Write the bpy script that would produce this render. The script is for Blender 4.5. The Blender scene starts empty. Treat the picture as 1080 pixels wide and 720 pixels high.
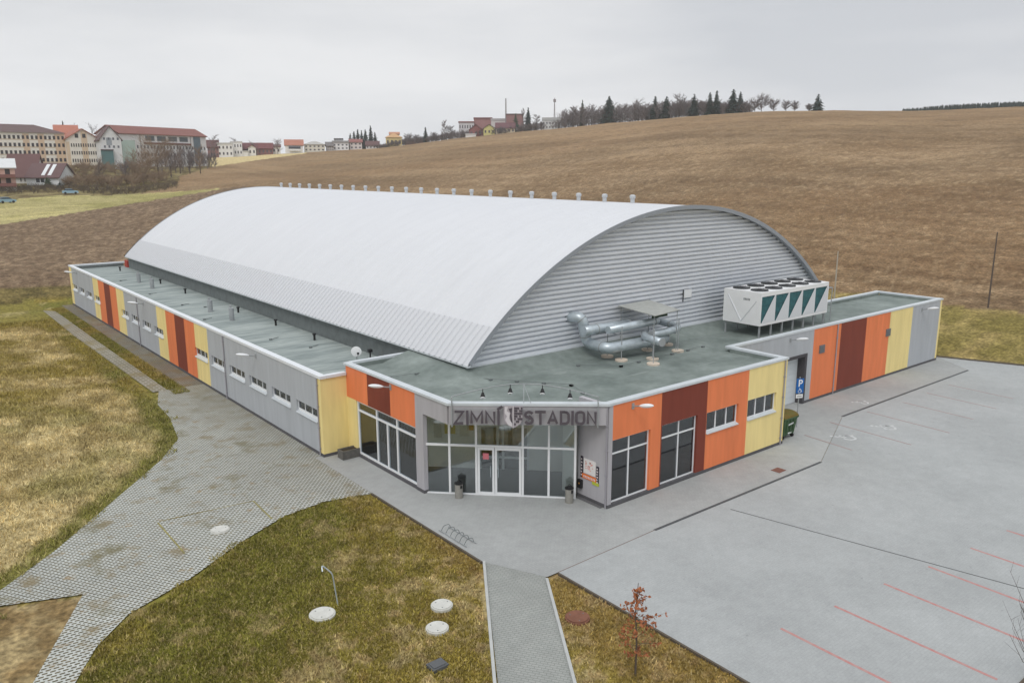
import bpy, bmesh, math, random
import numpy as np
from mathutils import Vector, Matrix
random.seed(7)
R = math.radians
S = bpy.context.scene
COL = S.collection

# ------------------------------------------------------------------ camera, world, sun, exposure
CAM = np.array([-22.106, -21.255, 13.650])
CR = np.array([[0.77786033, -0.62843429, -0.00190965],
               [0.13519257, 0.16436887, 0.9770905],
               [0.61372329, 0.76029811, -0.21281567]])   # right, up, forward
FPX = 845.73
cd = bpy.data.cameras.new('camera'); cam = bpy.data.objects.new('camera', cd); COL.objects.link(cam)
cd.sensor_width = 36; cd.lens = 36 * FPX / 1080; cd.clip_end = 6000; cd.clip_start = 0.5
cam.matrix_world = Matrix(((CR[0][0], CR[1][0], -CR[2][0], CAM[0]), (CR[0][1], CR[1][1], -CR[2][1], CAM[1]),
                           (CR[0][2], CR[1][2], -CR[2][2], CAM[2]), (0, 0, 0, 1)))
S.camera = cam
HAZE = 0.0002
SUN_EL, SUN_AZ = 52.0, 215.0      # azimuth of the sun, degrees counter-clockwise from +X
W = bpy.data.worlds.new('World'); S.world = W; W.use_nodes = True
wt = W.node_tree; wt.nodes.clear()
def wn(t, **k):
    n = wt.nodes.new(t)
    for a, b in k.items(): setattr(n, a, b)
    return n
sky = wn('ShaderNodeTexSky', sky_type='NISHITA', sun_disc=False)
sky.sun_elevation = R(SUN_EL); sky.sun_rotation = R(90 - SUN_AZ); sky.dust_density = 3
tc = wn('ShaderNodeTexCoord'); mp = wn('ShaderNodeMapping'); mp.inputs['Scale'].default_value = (1.0, 1.0, 5.0)
wt.links.new(tc.outputs['Generated'], mp.inputs[0])
nz = wn('ShaderNodeTexNoise'); nz.inputs['Scale'].default_value = 1.6; nz.inputs['Detail'].default_value = 5; nz.inputs['Roughness'].default_value = .5
wt.links.new(mp.outputs[0], nz.inputs[0])
cr = wn('ShaderNodeValToRGB'); cr.color_ramp.elements[0].position = .36; cr.color_ramp.elements[1].position = .66
cr.color_ramp.elements[0].color = (.535, .555, .588, 1); cr.color_ramp.elements[1].color = (.72, .728, .742, 1)
wt.links.new(nz.outputs[0], cr.inputs[0])
# the cloud layer is brighter towards the horizon
sx = wn('ShaderNodeSeparateXYZ'); wt.links.new(tc.outputs['Generated'], sx.inputs[0])
hr = wn('ShaderNodeMapRange'); hr.inputs[1].default_value = .2; hr.inputs[2].default_value = .95; hr.inputs[3].default_value = 10.9; hr.inputs[4].default_value = 17.0   # an overcast sky is brightest overhead
wt.links.new(sx.outputs[2], hr.inputs[0])
cm = wn('ShaderNodeVectorMath', operation='SCALE'); wt.links.new(cr.outputs[0], cm.inputs[0]); hr2 = wn('ShaderNodeMapRange'); hr2.inputs[1].default_value = 0; hr2.inputs[2].default_value = .22; hr2.inputs[3].default_value = 1.6; hr2.inputs[4].default_value = 0; wt.links.new(sx.outputs[2], hr2.inputs[0])
ha = wn('ShaderNodeMath', operation='ADD'); wt.links.new(hr.outputs[0], ha.inputs[0]); wt.links.new(hr2.outputs[0], ha.inputs[1]); wt.links.new(ha.outputs[0], cm.inputs['Scale'])
mx = wn('ShaderNodeMix', data_type='RGBA'); mx.inputs[0].default_value = .95
wt.links.new(sky.outputs[0], mx.inputs[6]); wt.links.new(cm.outputs[0], mx.inputs[7])
bg = wn('ShaderNodeBackground'); bg.inputs[1].default_value = .1
wo = wn('ShaderNodeOutputWorld'); wt.links.new(mx.outputs[2], bg.inputs[0]); wt.links.new(bg.outputs[0], wo.inputs[0])
sd = bpy.data.lights.new('sun', 'SUN'); sd.energy = 1.1; sd.angle = R(25); sd.color = (1, .97, .92)
sun = bpy.data.objects.new('sun', sd); COL.objects.link(sun)
sv = Vector((math.cos(R(SUN_AZ)) * math.cos(R(SUN_EL)), math.sin(R(SUN_AZ)) * math.cos(R(SUN_EL)), math.sin(R(SUN_EL))))
sun.rotation_euler = sv.to_track_quat('Z', 'Y').to_euler()
S.view_settings.view_transform = 'Standard'; S.view_settings.look = 'None'
S.view_settings.exposure = 0.05; S.view_settings.gamma = 1
S.cycles.volume_bounces = 1; S.cycles.max_bounces = 6; S.cycles.transparent_max_bounces = 8

# ------------------------------------------------------------------ helpers
def lin(c):
    return tuple(((v / 255) / 12.92 if v <= 10 else ((v / 255 + .055) / 1.055) ** 2.4) for v in c)
MATS = {}
def mat(name, rgb, rough=.8, var=0.0, scale=3.0, bump=0.0, metal=0.0, rgb2=None, fine=0.0, fscale=40, spec=.3, stretch=(1, 1, 1), attr=None, bdist=.02):
    if name in MATS: return MATS[name]
    m = bpy.data.materials.new(name); m.use_nodes = True; t = m.node_tree; b = t.nodes['Principled BSDF']
    b.inputs['Roughness'].default_value = rough; b.inputs['Metallic'].default_value = metal; b.inputs['Specular IOR Level'].default_value = spec
    c1 = lin(rgb); N = t.nodes.new
    tcn = N('ShaderNodeTexCoord'); mpn = N('ShaderNodeMapping'); mpn.inputs['Scale'].default_value = stretch
    t.links.new(tcn.outputs['Object'], mpn.inputs[0])
    out = None
    if attr:
        a = N('ShaderNodeAttribute'); a.attribute_name = attr; out = a.outputs['Color']
    if var or rgb2:
        n = N('ShaderNodeTexNoise'); n.inputs['Scale'].default_value = scale; n.inputs['Detail'].default_value = 6; n.inputs['Roughness'].default_value = .6
        t.links.new(mpn.outputs[0], n.inputs[0])
        r = N('ShaderNodeValToRGB'); r.color_ramp.elements[0].position = .33; r.color_ramp.elements[1].position = .67
        if attr:
            r.color_ramp.elements[0].color = (1 - var,) * 3 + (1,); r.color_ramp.elements[1].color = (1 + var,) * 3 + (1,)
            t.links.new(n.outputs[0], r.inputs[0])
            x = N('ShaderNodeVectorMath'); x.operation = 'MULTIPLY'; t.links.new(out, x.inputs[0]); t.links.new(r.outputs[0], x.inputs[1]); out = x.outputs[0]
        else:
            c2 = lin(rgb2) if rgb2 else tuple(min(1, v * (1 + var)) for v in c1); c0 = c1 if rgb2 else tuple(v * (1 - var) for v in c1)
            r.color_ramp.elements[0].color = c0 + (1,); r.color_ramp.elements[1].color = c2 + (1,)
            t.links.new(n.outputs[0], r.inputs[0]); out = r.outputs[0]
    if fine:
        n2 = N('ShaderNodeTexNoise'); n2.inputs['Scale'].default_value = fscale; n2.inputs['Detail'].default_value = 3
        t.links.new(mpn.outputs[0], n2.inputs[0])
        mr = N('ShaderNodeMapRange'); mr.inputs[1].default_value = .3; mr.inputs[2].default_value = .7; mr.inputs[3].default_value = 1 - fine; mr.inputs[4].default_value = 1 + fine
        t.links.new(n2.outputs[0], mr.inputs[0])
        x = N('ShaderNodeVectorMath'); x.operation = 'SCALE'
        if out is None: x.inputs[0].default_value = c1
        else: t.links.new(out, x.inputs[0])
        t.links.new(mr.outputs[0], x.inputs['Scale']); out = x.outputs[0]
    if name == 'ground_cover':
        mp2 = N('ShaderNodeMapping'); mp2.inputs['Scale'].default_value = (2.3, 1.5, 1); t.links.new(tcn.outputs['Object'], mp2.inputs[0]); n4 = N('ShaderNodeTexNoise'); n4.inputs['Scale'].default_value = 1; n4.inputs['Detail'].default_value = 4; n4.inputs['Roughness'].default_value = .7; t.links.new(mp2.outputs[0], n4.inputs[0])
        mr = N('ShaderNodeMapRange'); mr.inputs[1].default_value = .3; mr.inputs[2].default_value = .7; mr.inputs[3].default_value = .66; mr.inputs[4].default_value = 1.34; t.links.new(n4.outputs[0], mr.inputs[0])
        x = N('ShaderNodeVectorMath'); x.operation = 'SCALE'; t.links.new(out, x.inputs[0]); t.links.new(mr.outputs[0], x.inputs['Scale']); out = x.outputs[0]
    if out is None: b.inputs['Base Color'].default_value = c1 + (1,)
    else: t.links.new(out, b.inputs['Base Color'])
    if bump:
        n3 = N('ShaderNodeTexNoise'); n3.inputs['Scale'].default_value = fscale; n3.inputs['Detail'].default_value = 5
        t.links.new(mpn.outputs[0], n3.inputs[0])
        bp = N('ShaderNodeBump'); bp.inputs['Strength'].default_value = bump; bp.inputs['Distance'].default_value = bdist
        t.links.new(n3.outputs[0], bp.inputs['Height']); t.links.new(bp.outputs[0], b.inputs['Normal'])
    MATS[name] = m; return m

def glass(name, tint, k=.35, rough=.02):
    if name in MATS: return MATS[name]
    m = bpy.data.materials.new(name); m.use_nodes = True; t = m.node_tree; t.nodes.clear(); N = t.nodes.new
    o = N('ShaderNodeOutputMaterial'); tr = N('ShaderNodeBsdfTransparent'); gl = N('ShaderNodeBsdfGlossy'); mi = N('ShaderNodeMixShader')
    tr.inputs[0].default_value = tint + (1,); gl.inputs['Roughness'].default_value = rough; gl.inputs[0].default_value = (.9, .95, 1, 1)
    fr = N('ShaderNodeFresnel'); fr.inputs[0].default_value = 1.5
    mu = N('ShaderNodeMath'); mu.operation = 'MULTIPLY_ADD'; mu.inputs[1].default_value = 1.0; mu.inputs[2].default_value = k
    t.links.new(fr.outputs[0], mu.inputs[0]); t.links.new(mu.outputs[0], mi.inputs[0]); t.links.new(tr.outputs[0], mi.inputs[1]); t.links.new(gl.outputs[0], mi.inputs[2]); t.links.new(mi.outputs[0], o.inputs[0])
    MATS[name] = m; return m

def ident(s, n, z): return (s, n, z)
class MB:
    def __init__(self, T=None): self.v = []; self.f = []; self.T = T or ident
    def add(self, vs, fs):
        o = len(self.v); self.v += [self.T(*p) for p in vs]; self.f += [tuple(i + o for i in f) for f in fs]; return self
    def box(self, a0, a1, b0, b1, c0, c1):
        vs = [(a0, b0, c0), (a1, b0, c0), (a1, b1, c0), (a0, b1, c0), (a0, b0, c1), (a1, b0, c1), (a1, b1, c1), (a0, b1, c1)]
        return self.add(vs, [(0, 3, 2, 1), (4, 5, 6, 7), (0, 1, 5, 4), (1, 2, 6, 5), (2, 3, 7, 6), (3, 0, 4, 7)])
    def poly(self, pts, z0, z1=None):
        n = len(pts)
        if z1 is None: return self.add([(x, y, z0) for x, y in pts], [tuple(range(n))])
        vs = [(x, y, z0) for x, y in pts] + [(x, y, z1) for x, y in pts]
        return self.add(vs, [tuple(range(n))[::-1], tuple(range(n, 2 * n))] + [(i, (i + 1) % n, n + (i + 1) % n, n + i) for i in range(n)])
    def tube(self, path, r, n=10, cap=True):
        path = [Vector(p) for p in path]; rr = r if isinstance(r, (list, tuple)) else [r] * len(path)
        vs = []; fs = []; up = None
        for i, p in enumerate(path):
            d = (path[min(i + 1, len(path) - 1)] - path[max(i - 1, 0)]).normalized()
            if up is None: up = Vector((0, 0, 1)) if abs(d.z) < .9 else Vector((1, 0, 0))
            a = d.cross(up).normalized(); b = a.cross(d).normalized(); up = b
            for k in range(n):
                t = 2 * math.pi * k / n; vs.append(tuple(p + (a * math.cos(t) + b * math.sin(t)) * rr[i]))
        for i in range(len(path) - 1):
            for k in range(n): fs.append((i * n + k, i * n + (k + 1) % n, (i + 1) * n + (k + 1) % n, (i + 1) * n + k))
        if cap: fs += [tuple(range(n))[::-1], tuple(range((len(path) - 1) * n, len(path) * n))]
        return self.add(vs, fs)
    def cyl(self, x, y, z0, z1, r, n=16, r2=None): return self.tube([(x, y, z0), (x, y, z1)], [r, r if r2 is None else r2], n)
    def build(self, name, m, parent=None, smooth=False, fix=True):
        me = bpy.data.meshes.new(name); me.from_pydata(self.v, [], self.f)
        if fix:
            bm = bmesh.new(); bm.from_mesh(me); bmesh.ops.recalc_face_normals(bm, faces=bm.faces); bm.to_mesh(me); bm.free()
        if smooth: me.shade_smooth()
        if m: me.materials.append(m)
        o = bpy.data.objects.new(name, me); COL.objects.link(o)
        if parent: o.parent = parent
        return o
def bend(pts, r=.4, n=5):
    """round the corners of a polyline"""
    P = [Vector(p) for p in pts]; out = [P[0]]
    for i in range(1, len(P) - 1):
        a = (P[i - 1] - P[i]); b = (P[i + 1] - P[i]); q = min(r, a.length * .45, b.length * .45)
        A = P[i] + a.normalized() * q; B = P[i] + b.normalized() * q
        for k in range(n + 1):
            t = k / n; out.append((1 - t) ** 2 * A + 2 * t * (1 - t) * P[i] + t * t * B)
    out.append(P[-1]); return [tuple(p) for p in out]
def empty(name, loc, label, cat, group=None, rz=0):
    o = bpy.data.objects.new(name, None); COL.objects.link(o); o.location = loc; o.rotation_euler.z = rz
    return tag(o, label, cat, group)
def tag(o, label=None, cat=None, group=None, kind=None):
    if label: o['label'] = label
    if cat: o['category'] = cat
    if group: o['group'] = group
    if kind: o['kind'] = kind
    return o
def struct(o): o['kind'] = 'structure'; return o
def fac(ox, oy, ux, uy, nx, ny): return lambda s, n, z: (ox + ux * s + nx * n, oy + uy * s + ny * n, z)

# ------------------------------------------------------------------ rays, noise and terrain
def ray(u, v):
    d = np.array([(u - 540) / FPX, (360 - v) / FPX, 1.0]) @ CR
    return math.degrees(math.atan2(d[1], d[0])), d[2] / math.hypot(d[0], d[1])
def el(u, v): return ray(u, v)[1]
def at(u, v, d):
    d3 = np.array([(u - 540) / FPX, (360 - v) / FPX, 1.0]) @ CR
    h = math.hypot(d3[0], d3[1]); k = d / h
    return (CAM[0] + d3[0] * k, CAM[1] + d3[1] * k, CAM[2] + d3[2] * k)
rs = np.random.RandomState(3); LAT = rs.rand(256, 256)
def vn(x, y):
    xi = np.floor(x).astype(int); yi = np.floor(y).astype(int); fx = x - xi; fy = y - yi
    fx = fx * fx * (3 - 2 * fx); fy = fy * fy * (3 - 2 * fy)
    g = lambda a, b: LAT[a % 256, b % 256]
    return (g(xi, yi) * (1 - fx) + g(xi + 1, yi) * fx) * (1 - fy) + (g(xi, yi + 1) * (1 - fx) + g(xi + 1, yi + 1) * fx) * fy
def fbm(x, y, s=1.0, o=4):
    x = np.asarray(x, float) * s + 31.7; y = np.asarray(y, float) * s + 11.3; r = 0; a = 1; t = 0
    for _ in range(o): r = r + a * vn(x, y); t += a; a *= .5; x = x * 2.03 + 7; y = y * 2.03 + 3
    return r / t
def sm(a, b, x): t = np.clip((x - a) / (b - a), 0, 1); return t * t * (3 - 2 * t)
def D0(az): return min(63 / max(.05, math.cos(R(az))), 95.5 / max(.05, math.sin(R(az))))
def Z(d, u, v): return (d, 13.65 + d * el(u, v))
def qcol(az, D, u, v, b=1.3, extra=()):
    d0 = D0(az); zr = 13.65 + D * el(u, v); pts = [(0, 0), (d0, 0), (d0 + 4, b)]
    for s in (.12, .25, .4, .55, .7, .85, 1): pts.append((d0 + 4 + (D - d0 - 4) * s, b + (zr - b) * (1.25 * s - .25 * s * s)))
    pts.append((D + 500, zr + (9 if az < 27.5 else -14))); return (az, pts)
COLS = [(-75, [(0, 0), (3000, 0)]), (-30, [(0, 0), (90, 0), (400, 12), (3000, 12)])]
COLS += [qcol(18, 420, 1080, 112.5), qcol(25.5, 420, 960, 116), qcol(30, 425, 880, 115), qcol(34.6, 430, 800, 117), qcol(39.5, 445, 720, 122),
         qcol(44.5, 480, 640, 129.5), qcol(49.75, 510, 560, 137), qcol(55, 520, 480, 145), qcol(60.2, 500, 400, 156.5)]
COLS.append((66.5, [(0, 0), (104, 0), (108, 1.3), Z(190, 300, 215), Z(320, 300, 182), Z(480, 300, 161), (1000, 12)]))
COLS.append((72.5, [(0, 0), (100, 0), (104, 1.3), Z(150, 200, 245), Z(200, 200, 214), Z(240, 200, 203), Z(290, 200, 190), Z(350, 200, 179), Z(430, 200, 167), (1000, 14)]))
COLS.append((76, [(0, 0), (98, 0), (102, 1.3), Z(150, 130, 252), Z(200, 130, 223), Z(265, 130, 204), Z(300, 130, 190), Z(370, 130, 173), (1000, 22)]))
COLS.append((84, [(0, 0), (96, 0), (100, 1.3), Z(150, 0, 255), Z(190, 0, 236), Z(262, 0, 208), Z(295, 0, 199), Z(350, 0, 170), (1000, 24)]))
COLS.append((100, [(0, 0), (97, 0), (101, 1.3), (262, 4.6), (350, 16), (1000, 20)]))
COLS.append((150, [(0, 0), (3000, 0)])); COLS.append((285, [(0, 0), (3000, 0)]))
CAZ = np.array([c[0] for c in COLS])
def zterr(x, y):
    x = np.atleast_1d(np.asarray(x, float)); y = np.atleast_1d(np.asarray(y, float))
    dx = x - CAM[0]; dy = y - CAM[1]; d = np.hypot(dx, dy); az = np.degrees(np.arctan2(dy, dx)); az = np.where(az < -75, az + 360, az)
    T = np.array([sum(np.interp(d * k, [p[0] for p in c[1]], [p[1] for p in c[1]]) for k in (.97, 1, 1.03)) / 3 for c in COLS])
    i = np.clip(np.searchsorted(CAZ, az) - 1, 0, len(CAZ) - 2); t = np.clip((az - CAZ[i]) / (CAZ[i + 1] - CAZ[i]), 0, 1)
    k = np.arange(len(az)); z = T[i, k] * (1 - t) + T[i + 1, k] * t
    # flat building plot, soft mound on the left lawn
    inside = np.minimum(np.minimum(sm(42, 38, x), sm(74.6, 73.4, y)), 1); z = z * (1 - inside)
    pe_ = np.interp(y, [-6, 1.9, 7.9, 10.2, 14.3, 17.4, 20, 24, 30, 48, 68], [-30, -20.1, -20.3, -18.1, -14.84, -12.4, -10.84, -10.1, -9.7, -9.5, -9.4])
    m = .55 * np.exp(-((x + 16) / 4.2) ** 2 - ((y - 24) / 9) ** 2) + .5 * sm(-12.5, -20, x) * sm(14, 30, y) * sm(95, 70, y)
    z = z + m * sm(.1, 3, pe_ - x) * (fbm(x, y, .3) * .6 + .7)
    z = z + (fbm(x, y, .03, 3) - .5) * 1.2 * sm(110, 200, d) + (fbm(x, y, .25, 3) - .5) * .25 * sm(95, 110, d)
    return z
def zt(x, y): return float(zterr(x, y)[0])
def hit(u, v, dmax=700, dmin=80):
    """distance along the azimuth of a sight line at which it meets the terrain"""
    ds = np.linspace(dmin, dmax, 900); p0 = at(u, v, 1.0); k = np.array([p0[0] - CAM[0], p0[1] - CAM[1], p0[2] - CAM[2]])
    g = zterr(CAM[0] + k[0] * ds, CAM[1] + k[1] * ds); zz = CAM[2] + k[2] * ds; b = np.nonzero(g >= zz)[0]
    return float(ds[b[0]]) if len(b) else None
def px(x, y, z):
    q = np.stack([x - CAM[0], y - CAM[1], z - CAM[2]], -1) @ CR.T; w = np.maximum(q[..., 2], 1e-3)
    return 540 + FPX * q[..., 0] / w, 360 - FPX * q[..., 1] / w, q[..., 2]
def L3(*c): return np.array(lin(c))
def mixc(a, b, t): return a * (1 - t[..., None]) + b * t[..., None]
PAVE_EDGE = [(-30, -6), (-20.1, 1.9), (-20.3, 7.9), (-18.1, 10.2), (-14.84, 14.3), (-12.4, 17.4), (-10.84, 20), (-10.1, 24), (-9.7, 30), (-9.5, 48), (-9.4, 68)]
def gcol(x, y):
    """colours of the grass: dry straw, olive and green patches"""
    z = np.zeros_like(x); n1 = fbm(x, y, .22, 4); n2 = fbm(x + 50, y, .9, 4); n3 = fbm(x, y + 80, 3.2, 3)
    straw = L3(188, 172, 128); tan = L3(158, 142, 98); olive = L3(136, 122, 60); green = L3(108, 108, 48); brown = L3(140, 112, 72)
    n5 = fbm(x + 5, y, 5.5, 2); dry = sm(1.2, 6, -(y - 3.5) * .5 + np.abs(x + 18) * .42 - 1.2)        # drier towards the footpath
    front = mixc(np.broadcast_to(olive, x.shape + (3,)), np.broadcast_to(green, x.shape + (3,)), sm(.35, .6, n1) * (1 - dry) * .85)
    front = mixc(front, np.broadcast_to(straw * .92, front.shape), sm(.56 - .10 * dry, .68 - .06 * dry, n2 * .45 + n3 * .35 + n5 * .2) * (.55 + .35 * dry))
    front = mixc(front, np.broadcast_to(brown, front.shape), sm(.55, .66, n3 * .5 + n5 * .5) * (.2 + .25 * dry))
    front = mixc(front, np.broadcast_to(brown, front.shape), sm(-8.2, -6.7, x) * sm(6, 1, y) * .45)
    left = mixc(np.broadcast_to(straw, x.shape + (3,)), np.broadcast_to(tan, x.shape + (3,)), sm(.42, .62, n2))
    left = mixc(left, np.broadcast_to(green, left.shape), sm(.52, .68, n1) * .45 + 0 * x)
    e = x - np.interp(y, [p[1] for p in PAVE_EDGE], [p[0] for p in PAVE_EDGE])
    left = mixc(left, np.broadcast_to(green, left.shape), sm(-1.5, -.5, e + (n2 - .5) * 1.8) * sm(.3, .5, n2 + .12) * .85)
    left = mixc(left, np.broadcast_to(olive * .95, left.shape), sm(26, 34, y + (n1 - .5) * 8) * sm(.36, .56, n1 + .05) * .9)
    left = mixc(left, np.broadcast_to(L3(122, 116, 58), left.shape), sm(58, 66, y) * .6)
    bar = sm(-21, -20, x) * sm(7.6, 7.0, y + .3 * (x + 20)) * sm(-1, 0, y - .5)
    w = sm(0, .3, (-.2 + 0 * x) + (x - (-10.5)) + 0 * y) * 0 + sm(-6, 2, x * 1.0 + 0) * 0
    isleft = ((e < .3) & (y > 2.5)).astype(float)
    c = mixc(front, left, isleft)
    right = x > 36; straw = L3(160, 142, 92)
    c = np.where(right[..., None], mixc(mixc(np.broadcast_to(straw * .9, c.shape), np.broadcast_to(L3(126, 112, 66), c.shape), sm(.4, .6, n2 * .5 + n1 * .5)), np.broadcast_to(green, c.shape), sm(.5, .62, n1) * .2), c)
    return c
def terrain():
    az = np.concatenate([np.arange(-75, 12, 3.0), np.arange(12, 90, .125), np.arange(90, 285.1, 3.0)])
    r = [2.0]
    while r[-1] < 3500: r.append(r[-1] * (1.07 if r[-1] < 16 or r[-1] > 700 else 1.011))
    r = np.array(r); A, RR = np.meshgrid(np.radians(az), r, indexing='ij')
    X = CAM[0] + RR * np.cos(A); Y = CAM[1] + RR * np.sin(A); sh = X.shape
    Zt = zterr(X.ravel(), Y.ravel()).reshape(sh)
    u, v, w = px(X, Y, Zt); azd = np.degrees(A); d = RR
    n1 = fbm(X, Y, .05, 4); n2 = fbm(X, Y, .35, 4); n3 = fbm(X + 9, Y, 1.3, 3)
    c = gcol(X, Y)
    d0 = np.array([D0(a) if 0 < a < 110 else 300 for a in az])[:, None] + 0 * RR
    # ploughed hill
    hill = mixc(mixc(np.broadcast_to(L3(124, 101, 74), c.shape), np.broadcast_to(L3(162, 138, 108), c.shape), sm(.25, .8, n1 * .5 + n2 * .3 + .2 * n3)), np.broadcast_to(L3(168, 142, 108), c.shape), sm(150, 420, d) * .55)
    strk = fbm(X * 1.0, Y * .03, .55, 3)       # drill rows run along Y
    hill = mixc(hill, np.broadcast_to(L3(92, 70, 48), c.shape), sm(.46, .62, strk) * sm(200, 90, d) * .5 + sm(.5, .7, fbm(X * .2, Y * .01, .5, 2)) * .2)
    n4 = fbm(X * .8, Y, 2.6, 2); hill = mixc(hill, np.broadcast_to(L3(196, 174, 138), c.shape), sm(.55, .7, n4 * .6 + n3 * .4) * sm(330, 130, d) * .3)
    band = sm(.5, .6, fbm(X * .1 + Y * .0, (d + 30 * n1) * .8, .05, 3))
    hill = mixc(hill, np.broadcast_to(L3(140, 112, 82), c.shape), band * .3)
    cb = fbm(azd * .12 + 3, d * .045 + .12 * azd, 1.0, 4); hill = hill * (.9 + .2 * sm(.3, .7, cb))[..., None]
    tl = np.abs(((X * .98 + Y * .18 + 3 * fbm(X, Y, .01, 2)) / 21) % 1 - .5) * 21; tram = sm(.9, .2, np.abs(tl - 1.2)) * (azd < 66); hill = mixc(hill, np.broadcast_to(L3(104, 82, 60), c.shape), tram * .35)
    lp = mixc(mixc(np.broadcast_to(L3(120, 100, 80), c.shape), np.broadcast_to(L3(158, 136, 110), c.shape), sm(.35, .7, n3 * .4 + fbm(X * .9, Y, 2.4, 2) * .6)), np.broadcast_to(L3(100, 80, 60), c.shape), sm(.45, .65, fbm(X * .06, Y, .25, 3)) * .3)
    mead = mixc(np.broadcast_to(L3(170, 160, 112), c.shape), np.broadcast_to(L3(146, 140, 88), c.shape), sm(.35, .62, n1 * .6 + n2 * .4))
    mead = mixc(mead, np.broadcast_to(L3(196, 184, 128), c.shape), sm(.52, .66, fbm(X * .12, Y, .2, 3)) * .6)
    vill = mixc(np.broadcast_to(L3(96, 84, 58), c.shape), np.broadcast_to(L3(138, 126, 88), c.shape), sm(.35, .65, n2))
    Lg = 237 - .16 * u; Ug = np.interp(u, [-400, 0, 60, 110, 190, 226, 240], [214, 212, 206, 206.5, 202, 199, 197])
    grass_w = np.where(azd < 35, 9.5, np.where(azd > 68, 4.2, 6))
    far = (d > d0 + grass_w + (n2 - .5) * 1.5) & (az[:, None] > -20) & (az[:, None] < 120)
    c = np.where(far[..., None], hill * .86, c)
    lft = far & (azd > 68) & (u < 260)
    c = np.where((lft & (v > Lg))[..., None], lp * .8, c)
    c = np.where((lft & (v <= Lg) & (v > Ug) & (u < 232))[..., None], mead, c)
    vb = np.interp(u, [-400, 110, 150, 187, 190, 235, 250, 300], [260, 260, 203.5, 196, 186, 173, 168, 160])
    c = np.where((lft & (v <= Ug) & ((v < vb) | (u < 120)))[..., None], vill, c)
    st = far & (azd > 65) & (azd < 73.5) & (v < np.interp(u, [225, 240, 300, 330], [176, 173.5, 165, 161])) & (u > 222)
    c = np.where(st[..., None], np.broadcast_to(L3(196, 178, 132), c.shape), c)
    bank = (d > d0 - .4) & (d < d0 + grass_w) & (azd > 68) & (azd < 110)
    c = np.where(bank[..., None], mixc(np.broadcast_to(L3(92, 82, 50), c.shape), np.broadcast_to(L3(126, 112, 70), c.shape), sm(.4, .65, n2 * .5 + n3 * .5)), c)
    # bare earth wedge between the paver lanes
    P = np.array([(-40, -12), (-21.3, 5.4), (-20.3, 7), (-18.05, 6.1), (-18.6, 3.7), (-20.1, 1.9)])
    ins = np.zeros(sh, bool); j = len(P) - 1
    for i in range(len(P)):
        ins ^= ((P[i, 1] > Y) != (P[j, 1] > Y)) & (X < (P[j, 0] - P[i, 0]) * (Y - P[i, 1]) / (P[j, 1] - P[i, 1] + 1e-9) + P[i, 0]); j = i
    c = np.where(ins[..., None], mixc(np.broadcast_to(L3(128, 108, 74), c.shape), np.broadcast_to(L3(160, 142, 104), c.shape), sm(.4, .62, n3)), c)
    na, nr = sh; idx = np.arange(na * nr).reshape(na, nr)
    q = np.stack([idx[:-1, :-1], idx[:-1, 1:], idx[1:, 1:], idx[1:, :-1]], -1).reshape(-1, 4)[:, ::-1]
    V = np.stack([X, Y, Zt], -1).reshape(-1, 3)
    # centre fan
    V = np.vstack([V, [[CAM[0], CAM[1], 0]]]); cc = np.vstack([c.reshape(-1, 3), c[0, 0][None]])
    me = bpy.data.meshes.new('ground'); nf = len(q)
    tri = np.stack([idx[:-1, 0], idx[1:, 0], np.full(na - 1, len(V) - 1)], -1)
    loops = np.concatenate([q.ravel(), tri.ravel()]); starts = np.concatenate([np.arange(nf) * 4, nf * 4 + np.arange(len(tri)) * 3])
    me.vertices.add(len(V)); me.vertices.foreach_set('co', V.ravel()); me.loops.add(len(loops)); me.loops.foreach_set('vertex_index', loops.astype(np.int32))
    me.polygons.add(len(starts)); me.polygons.foreach_set('loop_start', starts.astype(np.int32)); me.update(calc_edges=True)
    a = me.color_attributes.new('gc', 'FLOAT_COLOR', 'POINT'); a.data.foreach_set('color', np.hstack([cc, np.ones((len(cc), 1))]).ravel().astype(np.float32))
    me.shade_smooth()
    me.materials.append(mat('ground_cover', (128, 128, 128), .95, attr='gc', var=.18, scale=.9, fine=.4, fscale=5, bump=1, bdist=.15, spec=.1))
    o = bpy.data.objects.new('ground', me); COL.objects.link(o); struct(o)
terrain()

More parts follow.
